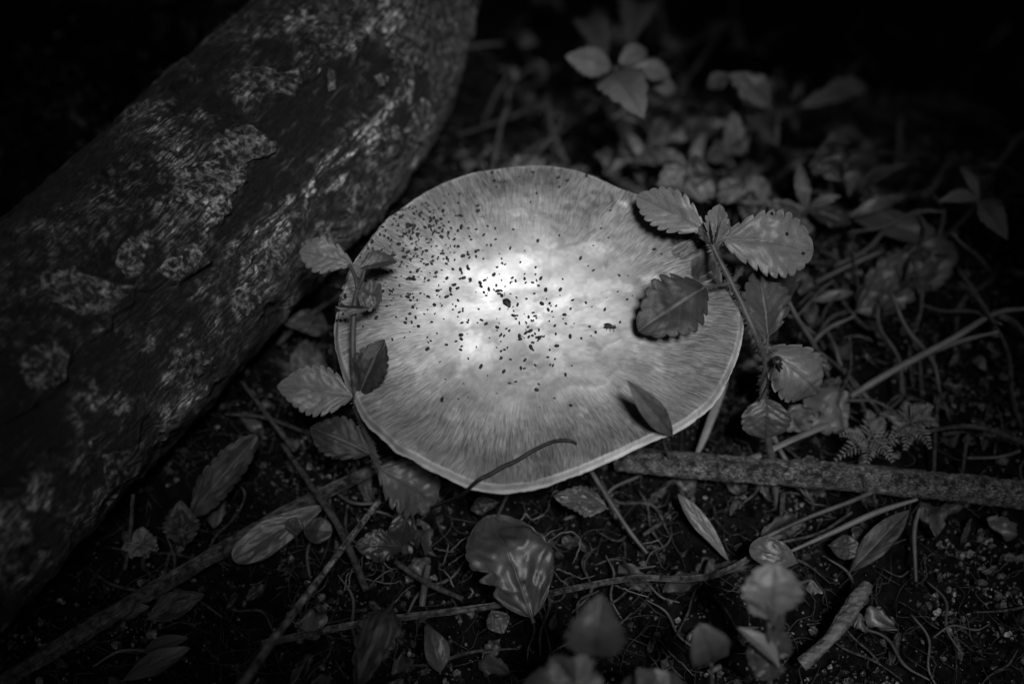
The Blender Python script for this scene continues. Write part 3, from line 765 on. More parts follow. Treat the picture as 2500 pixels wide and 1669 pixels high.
add_leaf(pl, (878,655,0.0688), (970,639,0.0664), 62, 'leaf_mid', seed=22, fold=0.45, arch=0.10, roll=0.5, teeth=6, wide=0.4, rib=False)
add_leaf(pl, (872,712,0.0640), (932,728,0.0622), 82, 'leaf_mid', seed=23, fold=0.10, arch=0.10, roll=-0.2, teeth=4, wide=0.5, blunt=0.5, rib=False)
add_leaf(pl, (902,752,0.0628), (818,748,0.0652), 30, 'leaf_mid', seed=24, fold=0.5, arch=0.05, roll=0.9, teeth=5, rib=False)
add_leaf(pl, (862,968,0.0472), (676,942,0.0484), 128, 'leaf_back', seed=25, fold=0.06, arch=0.08, roll=0.1, teeth=9, wide=0.40, tooth=0.16)
add_leaf(pl, (874,972,0.0469), (938,828,0.0580), 98, 'leaf_dark', seed=26, fold=0.28, arch=0.06, roll=0.15, teeth=8, wide=0.48, tooth=0.18)
add_stem(pl, [(926,1142,0.0240),(918,1118,0.0280),(898,1104,0.0310)], [5,4], name='petiole', hair=60, hlen=9)
add_leaf(pl, (904,1107,0.0310), (757,1043,0.0330), 112, 'leaf_dark', seed=27, fold=0.22, arch=0.10, roll=0.05, teeth=7, wide=0.46, tooth=0.12)
add_leaf(pl, (924,1142,0.0250), (1064,1228,0.0160), 172, 'leaf_mid', seed=28, fold=0.12, arch=0.12, roll=0.1, teeth=7, wide=0.52, blunt=0.55, notch=[(0.72, 1, 0.35, 0.035), (0.78, -1, 0.3, 0.03)])
add_leaf(pl, (982,1332,0.0060), (866,1332,0.0100), 88, 'leaf_gloss', seed=29, fold=0.15, arch=0.12, roll=0.1, teeth=6, wide=0.45, bulge=0.02)

# ------------------------------------------------------------------ other plants
def plant(name, label, cat, root_px, stem_pts, rpx, leaves, group=None, mat='leaf_mid', res=(36, 15), lift=0.0):
    r = G(*root_px)
    o = thing(name, label, cat, tuple(r), group)
    if stem_pts: add_stem(o, [(root_px[0], root_px[1], r[2] - float(drop(r[0], r[1])) - 0.002)] + stem_pts, rpx, segs=7)
    for k, lf_ in enumerate(leaves):
        b, t, w_ = lf_[:3]; kw = dict(lf_[3]) if len(lf_) > 3 else {}
        kw.setdefault('seed', int(b[0] + t[1])); kw.setdefault('res', res); kw.setdefault('teeth', 6)
        m_ = kw.pop('mat', mat)
        add_leaf(o, b, t, w_, m_, rib=False, **kw)
    return o
FG = 'young plants rising from the soil in front of the cap'
plant('seedling', 'young plant with a cupped leaf standing beside the dried vine stem', 'plant', (1435,1790), [(1440,1700,.030),(1448,1610,.052)], [7,6], [
    ((1450,1600,.054),(1468,1448,.068),150,dict(fold=0.5,arch=0.18,blunt=0.6,teeth=5,mat='leaf_mid')), ((1448,1598,.054),(1400,1520,.060),62,dict(fold=0.3,roll=0.5,mat='leaf_back')), ((1450,1598,.054),(1500,1530,.060),74,dict(fold=0.3,roll=-0.4,mat='leaf_back'))], FG)
plant('seedling', 'young plant with drooping leaf pair at the foot of the cupped seedling', 'plant', (1370,1850), [(1385,1780,.030),(1402,1665,.052)], [7,6], [
    ((1402,1665,.053),(1345,1600,.055),95,dict(fold=0.4,roll=0.4)), ((1404,1662,.053),(1432,1592,.055),60,dict(fold=0.5,mat='leaf_back')), ((1400,1668,.053),(1275,1672,.050),80,dict(mat='leaf_dim')), ((1402,1668,.053),(1480,1690,.050),80,dict())], FG)
plant('seedling', 'young plant with a broad toothed leaf below the small round leaf', 'plant', (1870,1700), [(1872,1640,.028),(1878,1520,.048)], [7,6], [
    ((1882,1505,.050),(1890,1372,.062),158,dict(fold=0.1,arch=0.12,teeth=6,wide=0.5,blunt=0.5,mat='leaf_back')), ((1880,1512,.049),(1838,1430,.056),56,dict(fold=0.4,roll=0.7,mat='leaf_back')), ((1880,1510,.049),(1916,1520,.046),60,dict(mat='leaf_dim'))], FG)
plant('seedling', 'young plant with one smooth hooded leaf on the open soil', 'plant', (1735,1720), [(1738,1680,.020),(1736,1618,.034)], [5,5], [
    ((1735,1612,.036),(1706,1522,.052),100,dict(fold=0.15,arch=0.2,teeth=0.01,tooth=0,wide=0.5,blunt=0.55)), ((1735,1612,.036),(1762,1545,.046),44,dict(fold=0.6,roll=-0.8,teeth=1,tooth=0,mat='leaf_dim')), ((1734,1614,.036),(1672,1592,.032),56,dict(mat='leaf_dim',teeth=2))], FG)
plant('seedling', 'young plant with a narrow pale folded leaf over darker broad ones', 'plant', (1890,1760), [(1886,1700,.020),(1870,1600,.036)], [5,5], [
    ((1800,1530,.044),(1902,1630,.036),46,dict(fold=0.5,roll=0.5,teeth=0.01,tooth=0,mat='leaf_back')), ((1868,1605,.036),(1925,1545,.036),80,dict(mat='leaf_dim')), ((1868,1605,.035),(1822,1590,.036),90,dict(mat='leaf_dim')), ((1870,1606,.035),(1880,1660,.030),80,dict(mat='leaf_dim'))], FG)
plant('seedling', 'young plant with low spreading leaves beneath the hooded leaf', 'plant', (1600,1850), [(1600,1780,.024),(1590,1680,.044)], [6,5], [
    ((1590,1680,.045),(1555,1630,.050),60,dict(fold=0.3)), ((1592,1680,.045),(1632,1640,.048),70,dict(mat='leaf_back')), ((1592,1684,.045),(1672,1680,.040),90,dict(mat='leaf_dim')), ((1590,1684,.045),(1510,1690,.042),80,dict(mat='leaf_dim'))], FG)
BG = 'low plants growing behind the mushroom'
plant('seedling', 'young plant with a rosette of pointed leaves behind the cap', 'plant', (1515,330), [(1512,260,.030),(1502,165,.055)], [7,6], [
    ((1492,166,.056),(1380,138,.062),74,dict(fold=0.3,roll=0.2,mat='leaf_back')), ((1488,182,.054),(1572,290,.052),124,dict(fold=0.1,teeth=6,wide=0.42,mat='leaf_back',arch=0.14)), ((1478,142,.054),(1424,52,.050),84,dict(mat='leaf_mid')),
    ((1535,112,.052),(1562,18,.046),112,dict(mat='leaf_mid',blunt=0.5,wide=0.6)), ((1512,156,.056),(1576,122,.058),56,dict(mat='leaf_back',fold=0.4)), ((1545,168,.054),(1634,182,.050),58,dict(mat='leaf_back',fold=0.3)), ((1585,200,.045),(1648,222,.040),48,dict(mat='leaf_back'))], BG)
bgs = [
 ((1610,400), 'pale three-lobed leaves above the rim', [((1590,365,.02),(1618,285,.03),80),((1590,370,.02),(1550,395,.022),60),((1592,372,.02),(1640,378,.022),56)]),
 ((1665,480), 'wide rounded leaves just behind the toothed leaf', [((1665,470,.02),(1625,400,.03),95),((1668,470,.02),(1730,420,.026),120),((1665,472,.02),(1700,375,.03),70)]),
 ((1775,420), 'upright forked pale leaf in the thick of the undergrowth', [((1770,380,.02),(1790,270,.036),70),((1772,380,.02),(1832,330,.028),40),((1770,378,.02),(1720,392,.024),70)]),
 ((1840,330), 'long arching leaf bent over the undergrowth', [((1780,180,.05),(1882,262,.036),86),((1780,182,.05),(1725,215,.045),50),((1860,250,.03),(1900,360,.024),110)]),
 ((1800,520), 'crowded small blunt leaves beside the dead stalk', [((1800,490,.014),(1760,440,.022),80),((1802,490,.014),(1840,400,.022),70),((1805,492,.014),(1880,450,.018),90),((1802,494,.012),(1860,500,.012),90)]),
 ((2060,480), 'single drooping pointed leaf on a thin stalk', [((2010,350,.036),(2058,445,.024),110),((2012,350,.036),(2075,350,.034),60)]),
 ((1990,300), 'two lance shaped leaves reaching towards the dark', [((1950,262,.03),(2118,215,.03),62),((1930,245,.03),(1958,205,.034),30)]),
 ((1500,420), 'tiny dim leaves tucked behind the far rim', [((1500,400,.012),(1450,380,.016),56),((1502,400,.012),(1545,375,.016),50),((1500,402,.01),(1510,440,.01),50)]),
 ((1905,560), 'low dim leaves hidden behind the largest toothed leaf', [((1905,545,.012),(1880,490,.02),60),((1905,545,.012),(1960,520,.016),80),((1908,548,.012),(1990,560,.012),60)]),
 ((1990,430), 'short blurred leaves around the drooping leaf', [((1985,430,.014),(1930,400,.02),60),((1988,430,.014),(1950,455,.014),60),((1990,432,.014),(2040,480,.012),70)]),
 ((2100,490), 'narrow curling leaves below the black background', [((2100,470,.016),(2130,440,.022),40),((2098,470,.016),(2220,400,.03),34),((2100,472,.014),(2160,500,.012),60)]),
 ((1290,400), 'small blunt leaf peeping over the far rim', [((1270,410,.02),(1262,378,.026),80),((1275,410,.02),(1320,392,.02),40)]),
 ((2000,1090), 'broad wrinkled leaf cluster beside the mossy sprigs', [((1960,960,.012),(2070,1050,.006),150),((1930,990,.018),(1975,1050,.014),95),((2010,930,.014),(2050,960,.012),70),((1985,900,.02),(2010,860,.024),70)]),
 ((1960,1140), 'round little leaf poking above the stout stick', [((1970,1140,.010),(1972,1110,.016),60)]),
]
for (rp_, desc, lvs) in bgs:
    plant('seedling', 'out of focus plant with ' + desc if rp_[1] < 600 else 'low plant with ' + desc, 'plant', rp_, [((rp_[0] + lvs[0][0][0]) / 2, (rp_[1] + lvs[0][0][1]) / 2, lvs[0][0][2] * 0.6), lvs[0][0]], [4, 3],
          [(a, b, c, dict(mat=random.choice(['leaf_back', 'leaf_mid', 'leaf_mid']), arch=0.14, blunt=random.uniform(.75, 1.1), tooth=0.28, teeth=4, wave=0.35, fold=random.uniform(0, .6), roll=random.uniform(-.7, .7))) for a, b, c in lvs], BG, res=(28, 13))
# pair of tiny round leaves over the spotted leaf
plant('seedling', 'two tiny round smooth leaves over the spotted fallen leaf', 'plant', (728,1345), [(722,1310,.010),(716,1296,.013)], [3.5,3], [
    ((716,1304,.012),(722,1262,.016),44,dict(teeth=0.01,tooth=0,wide=0.5,blunt=0.5,fold=0.05,mat='leaf_mid')), ((740,1295,.013),(812,1296,.015),66,dict(teeth=0.01,tooth=0,wide=0.5,blunt=0.45,fold=0.04,mat='leaf_mid'))], None)

# ------------------------------------------------------------------ leaves lying about
def fallen(label, b, t, wpx, mat, group=None, **kw):
    kw.setdefault('seed', int(b[0] * 3 + t[1])); kw.setdefault('teeth', 8); kw.setdefault('tooth', 0.05)
    B = PZ(*b); T = PZ(*t)
    v, f, vein, sp, nn_ = leaf_geo(B, T, px_w((B + T) / 2, wpx), **kw)
    loc = (B + T) / 2
    o = thing('fallen_leaf', label, 'leaf', (float(loc[0]), float(loc[1]), float(min(B[2], T[2]))), group)
    mk('blade', v, f, M[mat], o, attrs={'vein': vein})
    rv, rf = tube_geo(np.vstack([sp[0] - (sp[3] - sp[0]) * 1.2, sp[:-3:6]]), [px_w(B, wpx) * 0.022 + 0.0001, 0.0001], 26, 6)
    mk('midrib', rv, rf, M['midrib'], o)
    return o
LG = 'dead leaves on the forest floor'
fallen('large smooth brown leaf with light and shade bands lying below the cap', (1300,1508,.012), (1190,1258,.012), 215, 'leaf_brown', LG, fold=0.12, arch=0.10, wide=0.45, seed=3, tooth=0.03, bulge=0.012, blunt=0.55, nv=4, wave=0.22, notch=[(0.35, 1, 0.4, 0.03), (0.22, 1, 0.3, 0.04)], face=(0.25,-0.35,1))
fallen('long pale spotted leaf lying against the flat stick', (792,1232,.010), (568,1365,.008), 84, 'leaf_dead', LG, fold=0.10, arch=0.05, wide=0.6, teeth=0.01, tooth=0, blunt=0.45, nv=7)
fallen('narrow dead leaf leaning upright over the cap margin', (1642,1064,.044), (1530,926,.068), 56, 'leaf_dead', LG, fold=0.6, arch=0.04, wide=0.45, teeth=0.01, tooth=0, nv=5, roll=0.25, blunt=0.85)
fallen('crumpled dark dead leaf with pale pores under the log', (470,1260,.006), (628,1062,.022), 92, 'leaf_dead_dark', LG, fold=0.35, arch=0.08, wide=0.45, wave=0.3, tooth=0.12, blunt=0.5)
fallen('curled dark leaf scrap between the log and the flat stick', (450,1330,.005), (440,1220,.014), 92, 'leaf_dead_dark', LG, fold=0.5, arch=0.1, wave=0.4, tooth=0.2)
fallen('dim creased leaf standing in the gap between log and cap', (800,800,.006), (690,790,.018), 70, 'leaf_dead_dark', LG, fold=0.4, wave=0.3)
fallen('dim leaf under the cap on the log side', (760,960,.003), (745,830,.010), 90, 'leaf_dead_dark', LG, fold=0.3, wave=0.2, arch=0.1)
fallen('dark folded leaf below the lower herb leaf', (1000,1240,.014), (975,1330,.006), 70, 'leaf_gloss', LG, fold=0.5, teeth=2)
fallen('dry wrinkled leaf lit beside the root threads below the cap', (1482,1240,.008), (1352,1210,.012), 74, 'leaf_dead', LG, fold=0.3, wave=0.5, tooth=0.15, arch=0.1)
fallen('small tattered leaf close under the front rim', (1215,1225,.010), (1150,1245,.006), 46, 'leaf_dead_dark', LG, fold=0.3, wave=0.5)
fallen('slender pale willow-like leaf hanging below the stout stick', (1782,1372,.002), (1655,1205,.010), 42, 'leaf_dead', LG, fold=0.2, arch=0.06, teeth=0.01, tooth=0, wide=0.55)
fallen('small pale blunt leaf stuck on the dried vine stem', (1945,1372,.016), (1830,1335,.018), 76, 'leaf_dead', LG, fold=0.08, arch=0.15, blunt=0.45, teeth=2, tooth=0.04, wide=0.55, nv=3)
fallen('large mottled dead leaf behind the straight dry stalk', (2090,760,.010), (2330,600,.012), 150, 'leaf_dead', LG, fold=0.2, wave=0.6, arch=0.06, tooth=0.15, blunt=0.5)
fallen('long dead leaf curving away into the dark', (2060,520,.012), (2330,610,.010), 70, 'leaf_mid', LG, fold=0.45, arch=0.12, wide=0.4, teeth=0.01, tooth=0)
fallen('pale bent leaf edge catching light near the dark', (2070,530,.016), (2210,480,.018), 34, 'leaf_dead', LG, fold=0.5, arch=0.1, teeth=1)
fallen('narrow pale leaf under the mottled dead leaf', (1985,735,.010), (2085,715,.012), 26, 'leaf_dead', LG, fold=0.3, teeth=0.01, tooth=0)
fallen('long dim leaf slanting below the stout stick', (2075,1395,.003), (2220,1245,.010), 62, 'leaf_dead_dark', LG, fold=0.3, teeth=0.01, tooth=0, wave=0.15)
fallen('dim oval leaf on the soil beneath the paired grass stalks', (2025,1330,.004), (2110,1345,.006), 62, 'leaf_dim', LG, fold=0.1, teeth=1)
fallen('dim grey leaf blade near the lower frame corner', (300,1660,.004), (465,1580,.012), 56, 'leaf_mid', LG, fold=0.1, teeth=0.01, tooth=0, wide=0.5)
fallen('dim leaf half hidden behind the grey blade', (350,1590,.004), (460,1555,.010), 42, 'leaf_mid', LG, fold=0.2, teeth=0.01, tooth=0)
fallen('faint broad leaf beneath the flat stick', (360,1510,.004), (500,1450,.008), 70, 'leaf_dead_dark', LG, fold=0.2, wave=0.3)
fallen('faint rounded leaf next to the flat stick end', (280,1500,.004), (365,1480,.008), 44, 'leaf_dead_dark', LG, fold=0.1)
fallen('narrow folded leaf lying under the dried stem', (1075,1640,.006), (1038,1525,.010), 62, 'leaf_dead', LG, fold=0.5, teeth=0.01, tooth=0, roll=-0.3, wide=0.3)
fallen('twisted dead leaf with curled pale edges beneath the dried stem', (960,1470,.014), (875,1660,.024), 110, 'leaf_dead_dark', LG, fold=0.5, wave=0.6, curl=0.3, arch=0.12, tooth=0.2)
fallen('pale crumpled leaf fragment under the brown leaf', (1200,1490,.006), (1230,1545,.004), 60, 'leaf_dead', LG, fold=0.4, wave=0.5)
fallen('thin curled leaf tail beside the brown leaf', (1355,1500,.010), (1345,1540,.006), 22, 'leaf_dead', LG, fold=0.6, curl=0.3)
fallen('small leaf scrap lit at the foot of the log', (300,1300,.004), (355,1345,.006), 40, 'leaf_dead_dark', LG, wave=0.5)

# ------------------------------------------------------------------ sticks, stalks and twigs
sk = twig('stick', 'stout rough barked stick running from under the cap into the dark', 'stick', [(1505,1118,.008),(1600,1128,.010),(1800,1145,.012),(2050,1163,.013),(2280,1185,.013),(2480,1205,.012),(2700,1230,.010)], [30,31,32,33,34,32], 'stick', 0.10, 40, n=420, tone=0.062, across=9, along=900)
twig('stick', 'flat fibrous stick slanting from the front rim towards the log foot', 'stick', [(960,1118,.006),(880,1160,.006),(700,1250,.007),(520,1355,.007),(330,1465,.007),(150,1575,.006),(-20,1680,.004)], [9,16,19,20,21,17], 'stick', 0.2, 40, n=300, tone=0.075, across=14, along=160, flat=0.55)
twig('dry_stalk', 'straight smooth grey stalk slanting across the front soil', 'stalk', [(926,1222,.010),(800,1385,.024),(690,1530,.038),(588,1672,.050),(500,1800,.058)], [7,8,8,8], 'stalk', 0.08, 14, n=80, tone=0.15, across=2.5, along=60)
twig('vine', 'split dried vine running along the soil under the brown leaf', 'vine', [(640,1570,.006),(760,1545,.007),(900,1518,.008),(1050,1498,.008),(1200,1478,.008),(1350,1446,.008),(1460,1424,.008),(1560,1410,.009),(1680,1412,.009),(1760,1398,.010),(1830,1362,.012),(1900,1330,.013)], [9,9,9,8,8,8,7], 'stalk', 0.12, 18, n=200, flat=0.6, tone=0.085, across=7, along=60)
twig('grass_stalk', 'upper of two pale grass stalks passing under the stout stick', 'stalk', [(1850,1320,.008),(1960,1268,.010),(2080,1222,.012),(2140,1195,.012)], [5,6,6], 'stalk', 0.08, 8)
twig('grass_stalk', 'lower of two pale grass stalks ending below the stout stick', 'stalk', [(1930,1345,.010),(2030,1300,.012),(2140,1250,.014),(2240,1218,.015)], [4,7,8,4], 'stalk_pale', 0.06, 8)
twig('grass_stalk', 'faint twin grass stalk between the two pale ones', 'stalk', [(1900,1325,.006),(2000,1300,.007),(2080,1250,.008)], [4,4], 'twig', 0.1, 7)
twig('dry_stalk', 'straight pale stalk rising past the mottled dead leaf', 'stalk', [(2075,968,.012),(2180,905,.016),(2320,830,.020),(2430,765,.024),(2520,752,.026)], [9,9,8,5], 'stalk_pale', 0.06, 10)
twig('grass', 'pale grass blade tucked under the rim above the stout stick', 'grass', [(1775,930,.010),(1745,1000,.012),(1718,1070,.010),(1692,1128,.008)], [4,11,9,4], 'stalk_pale', 0.05, 8, flat=0.25)
twig('grass', 'pale grass blade leaning from the round leaf to the stick', 'grass', [(2025,1035,.012),(1930,1075,.012),(1850,1112,.010),(1770,1132,.008)], [8,8,8,5], 'stalk_pale', 0.05, 8, flat=0.35)
TG = 'thin twigs and stems littering the ground'
tw = [
 ('thin dark hooked twig lying across the front of the cap', None),
 ('blurred forked twig rising behind the far rim', [(1382,400,.006),(1352,330,.016),(1340,270,.024),(1338,245,.026)], [8,7,6]),
 ('blurred twig slanting up to the pointed leaf rosette', [(1280,378,.008),(1360,325,.012),(1440,268,.016),(1500,222,.018)], [7,7,7]),
 ('blurred thin twig reaching towards the log end', [(1120,330,.010),(1230,292,.012),(1345,246,.016)], [4,5,5]),
 ('long dim twig rising into the black background', [(1638,318,.010),(1660,225,.020),(1710,150,.026),(1775,45,.030)], [5,6,6,4]),
 ('slanting dim twig meeting the long one near its top', [(1600,150,.020),(1680,112,.024),(1772,48,.030)], [6,6,5]),
 ('thin twig dropping from the fork into the undergrowth', [(1655,235,.020),(1690,310,.014),(1735,400,.008)], [4,4]),
 ('dim curved twig at the border of the dark', [(1900,365,.010),(1960,372,.014),(2120,372,.018),(2290,385,.018)], [8,6,6]),
 ('hooked pale twig above the long dead leaf', [(2210,480,.012),(2265,470,.016),(2300,420,.02),(2330,370,.022)], [9,9,7,5]),
 ('short pale twig in front of the mottled dead leaf', [(1990,690,.010),(2070,650,.014),(2155,612,.018)], [6,7,6]),
 ('thin upright stem crossing the short pale twig', [(2082,560,.012),(2084,620,.018),(2095,700,.010)], [4,4,4]),
 ('jointed dim stem behind the wrinkled leaf', [(2015,800,.010),(2040,850,.012),(2060,900,.010),(2150,1010,.004)], [5,5,5]),
 ('thin crossing stem under the straight dry stalk', [(2200,800,.010),(2240,860,.010),(2250,950,.004)], [5,5]),
 ('short dim twig fallen near the straight dry stalk', [(2340,690,.012),(2385,725,.010)], [6,7]),
 ('bent twig leaving the end of the straight dry stalk', [(2440,770,.022),(2480,790,.016),(2510,830,.008)], [9,8,6]),
 ('upright pale sliver of grass standing by the stout stick', [(2292,968,.018),(2284,1040,.012),(2280,1160,.006)], [5,5,4]),
 ('thin dark upright stem right of the pale sliver', [(2362,1060,.012),(2355,1110,.008),(2350,1150,.004)], [5,4]),
 ('horizontal dim grass stem near the dark corner', [(2300,1060,.006),(2370,1050,.008),(2420,1040,.010)], [5,4]),
 ('pale short grass stem beyond the pale sliver', [(2360,1118,.008),(2440,1115,.010),(2490,1100,.010)], [4,5]),
 ('dark hairy root stem leaning over the spotted leaf', [(690,1085,.014),(760,1185,.018),(830,1290,.016),(895,1440,.006)], [6,8,9,9]),
 ('dark thin stem between the log and the herb', [(590,930,.006),(650,1010,.010),(720,1100,.010)], [4,6,6]),
 ('thin grey stem crossing the dark gap', [(550,1010,.008),(650,1020,.010),(760,1060,.008)], [3,5,5]),
 ('thin dark stem by the lower herb leaf', [(680,840,.006),(740,780,.014),(860,700,.020)], [7,7,6]),
 ('short upright stem at the foot of the log', [(325,1205,.016),(318,1300,.010),(305,1390,.003)], [5,6,5]),
 ('cut brown twig pointing out below the herb root', [(965,1370,.008),(1040,1420,.008),(1130,1462,.008)], [7,8,6]),
 ('thin slanting twig below the stout stick root', [(1440,1145,.012),(1490,1225,.010),(1540,1300,.007),(1580,1350,.005)], [6,6,5,4]),
 ('short split straw lying in the soil', [(1570,1305,.004),(1600,1285,.005),(1620,1272,.005)], [5,6,5]),
 ('thin stalk holding the tip of the brown leaf', [(1245,1195,.020),(1228,1230,.016),(1212,1266,.011)], [4,4]),
 ('short grey twig lying near the corner', [(1728,1640,.006),(1760,1625,.006)], [7,8]),
 ('flat pale stem stub at the root of the herb', [(1045,1380,.005),(1035,1440,.006),(1030,1480,.005)], [8,9,8]),
 ('slim stem under the rim near the pale grass blade', [(1615,1065,.030),(1625,1095,.020),(1634,1120,.014)], [4,4,4]),
 ('dim stem hanging under the round leaf', [(1885,1050,.010),(1900,1090,.008),(1920,1125,.006)], [6,6]),
 ('upright dim stem under the stout stick', [(1912,1200,.008),(1908,1260,.004),(1905,1290,.002)], [7,6]),
 ('dim upright grass below the end of the stout stick', [(2245,1240,.010),(2232,1300,.008),(2236,1420,.004)], [5,6,4]),
]
for (lb_, *rest) in tw:
    if rest[0] is None: continue
    twig('twig', lb_, 'twig', rest[0], rest[1], random.choice(['twig', 'twig', 'stalk']) if 'dark' not in lb_ else 'twig', 0.22, 9, TG)
# the twig on the cap follows its surface
pts = []
for (a, b_) in [(1408,1088),(1392,1080),(1360,1080),(1330,1090),(1300,1105),(1262,1128),(1225,1145),(1195,1163),(1168,1176)]:
    pts.append(on_cap(a, b_)[0] + np.array([0, 0, 0.0011]))
pts += [P(1130,1205,.040), P(1095,1222,.028), P(1050,1240,.016)]
v, f = tube_geo(pts, px_w(CC, 1) * np.array([3, 4, 4.5, 5, 5, 5.5, 5, 4.5, 4]), 110, 9, 0.25, 5)
tag(mk('twig', v, f, M['frass']), 'thin dark hooked twig lying across the front of the cap', 'twig', TG)
# broken stick at the lower right
v, f = tube_geo(path([(2120,1425,.012),(2085,1470,.011),(2040,1540,.010),(2000,1585,.009),(1955,1620,.007)]), px_w(CC, 1) * np.array([14, 20, 21, 14, 17, 18]), 90, 18, 0.35, 9)
tag(mk('stick', v, f, M['stick']), 'short broken dim stick with peeling bark on the bare soil', 'stick')

tf = thing('dried_tuft', 'black withered tuft of spikes hanging against the herb stem', 'dried flower', tuple(P(1896, 880, .046)))
v, f = tube_geo([P(1896, 876, .0475), P(1897, 884, .046)], [.0012, .0016, .0006], 8, 8); mk('calyx', v, f, M['insect'], tf)
for k, (a, b_) in enumerate([(1850,985),(1875,905),(1888,912),(1900,915),(1910,908),(1918,922),(1925,905),(1880,870),(1862,886),(1905,930)]):
    v, f = tube_geo([P(1896, 880, .046), P((1896 + a) / 2 + 3, (880 + b_) / 2, .043), P(a, b_, .036 if k else .030)], [.0004, .0003, .00012], 10, 5); mk('spike', v, f, M['frass'], tf)

# ------------------------------------------------------------------ mossy sprigs
def sprig(label, c, spread, nf, seed):
    rs = np.random.default_rng(seed)
    r = G(*c)
    o = thing('moss_sprig', label, 'moss', tuple(r), 'feathery sprigs by the stout stick')
    add_stem(o, [(c[0], c[1] + 60, r[2] - 0.002), (c[0], c[1] + 20, r[2] + 0.006), (c[0], c[1], r[2] + 0.010)], [5, 4])
    for k in range(nf):
        a = 2 * math.pi * k / nf + rs.normal(0, 0.2); Ld = spread * rs.uniform(0.7, 1.1)
        t0 = (c[0], c[1], r[2] + 0.010); t1 = (c[0] + math.cos(a) * Ld, c[1] + math.sin(a) * Ld * 0.8, r[2] + 0.010 + rs.uniform(-.004, .004))
        A = P(*t0); B = P(*t1); ax_ = unit(B - A)
        geos = [tube_geo([A, (A + B) / 2 + [0, 0, .002], B], [0.00025, 0.00012], 10, 5)]
        for j in range(9):
            u_ = 0.12 + 0.88 * j / 8
            for sd in (-1, 1):
                p = A + (B - A) * u_ + np.array([0, 0, .002 * 4 * u_ * (1 - u_)])
                sdv = unit(np.cross([0, 0, 1], ax_)) * sd
                q = p + (sdv * 0.8 + ax_ * 0.6 + np.array([0, 0, rs.uniform(-.1, .5)])) * 0.0042 * (1.2 - u_)
                geos.append(tube_geo([p, (p + q) / 2 + [0, 0, .0003], q], [0.0002, 0.00042, 0.00012], 6, 5))
        vv, ff = join_geo(geos)
        mk('frond', vv, ff, M['moss'], o)
    return o
sprig('feathery mossy sprig with pale bud next to the wrinkled leaf cluster', (2120,1075), 95, 7, 1)
sprig('feathery mossy sprig standing nearer the pale sliver of grass', (2215,1035), 85, 7, 2)
sprig('small feathery sprig on the soil by the log foot', (350,1330), 45, 6, 3)

# ------------------------------------------------------------------ black pellets on the cap
def pellet_mesh(k):
    rs = np.random.default_rng(k)
    L, R = rs.uniform(.00050, .00072), rs.uniform(.00036, .00046)
    v, f = tube_geo([(-L, 0, 0), (-L * .6, 0, 0), (0, 0, rs.uniform(-.0001, .0001)), (L * .6, 0, 0), (L, 0, 0)], [R * .35, R * .9, R, R * .92, R * .4], 9, 8, 0.2, k)
    return mk('pellet_source', v, f, M['frass'], loc=(0, 0, 0))
srcs = [pellet_mesh(k) for k in range(5)]
spots = []
def scatter(n, fn):
    k = 0
    while k < n:
        q = fn()
        if on_cap(*q) is None: continue
        spots.append(q); k += 1
scatter(190, lambda: (rng.normal(1012, 66), rng.normal(560, 46)))
scatter(80, lambda: (rng.normal(1060, 95), rng.normal(610, 75)))
scatter(190, lambda: (rng.normal(1150, 140), rng.normal(735, 72)))
scatter(60, lambda: (rng.normal(1300, 65), rng.normal(790, 45)))
scatter(45, lambda: (rng.normal(930, 40), rng.normal(665, 40)))
scatter(30, lambda: (rng.uniform(1080, 1400), rng.uniform(820, 1000)))
scatter(26, lambda: (rng.uniform(1350, 1640), rng.uniform(500, 840)))
scatter(22, lambda: (rng.normal(833, 8), rng.uniform(690, 790)))
scatter(12, lambda: (rng.uniform(1100, 1500), rng.uniform(420, 480)))
lab = {'a': 'tiny black pellet in the dense cluster on the log side of the cap', 'b': 'tiny black pellet scattered over the bright middle of the cap', 'c': 'tiny black pellet lying alone towards the outer cap margin'}
order = rng.permutation(len(spots))
rest_geo = []
used = 0
for ii, k in enumerate(order):
    q = spots[k]; p, nn_ = on_cap(*q)
    s_ = 0.48 + 0.72 * rng.random() ** 1.1; ang_ = rng.uniform(0, math.pi)
    zax = Vector(nn_); xax = Vector((math.cos(ang_), math.sin(ang_), 0)); xax = (xax - zax * xax.dot(zax)).normalized(); yax = zax.cross(xax)
    mat_ = Matrix((xax, yax, zax)).transposed().to_4x4()
    loc = Vector(p) + zax * 0.00030 * s_
    src = srcs[int(rng.integers(0, 5))]
    if ii < 300:
        o = src.copy(); o.name = 'pellet'; COL.objects.link(o)
        o.matrix_world = Matrix.Translation(loc) @ mat_ @ Matrix.Scale(s_, 4)
        dx, dy = q[0] - 1235, q[1] - 735
        zone = 'a' if (q[0] < 1130 and q[1] < 660 and q[0] > 880) else ('b' if (dx / 260) ** 2 + (dy / 190) ** 2 < 1 else 'c')
        tag(o, lab[zone], 'pellet', 'black pellets strewn on the mushroom cap')
    else:
        vv = np.array([(Matrix.Translation(loc) @ mat_ @ Matrix.Scale(s_ * 0.7, 4)) @ v.co for v in src.data.vertices])
        rest_geo.append((vv, [tuple(pg.vertices) for pg in src.data.polygons]))
if rest_geo:
    vv, ff = join_geo(rest_geo)
    tag(mk('pellets', vv, ff, M['frass']), 'smallest black grains sprinkled among the pellets on the cap', 'grains', kind='stuff')
for s_ in srcs: bpy.data.objects.remove(s_)

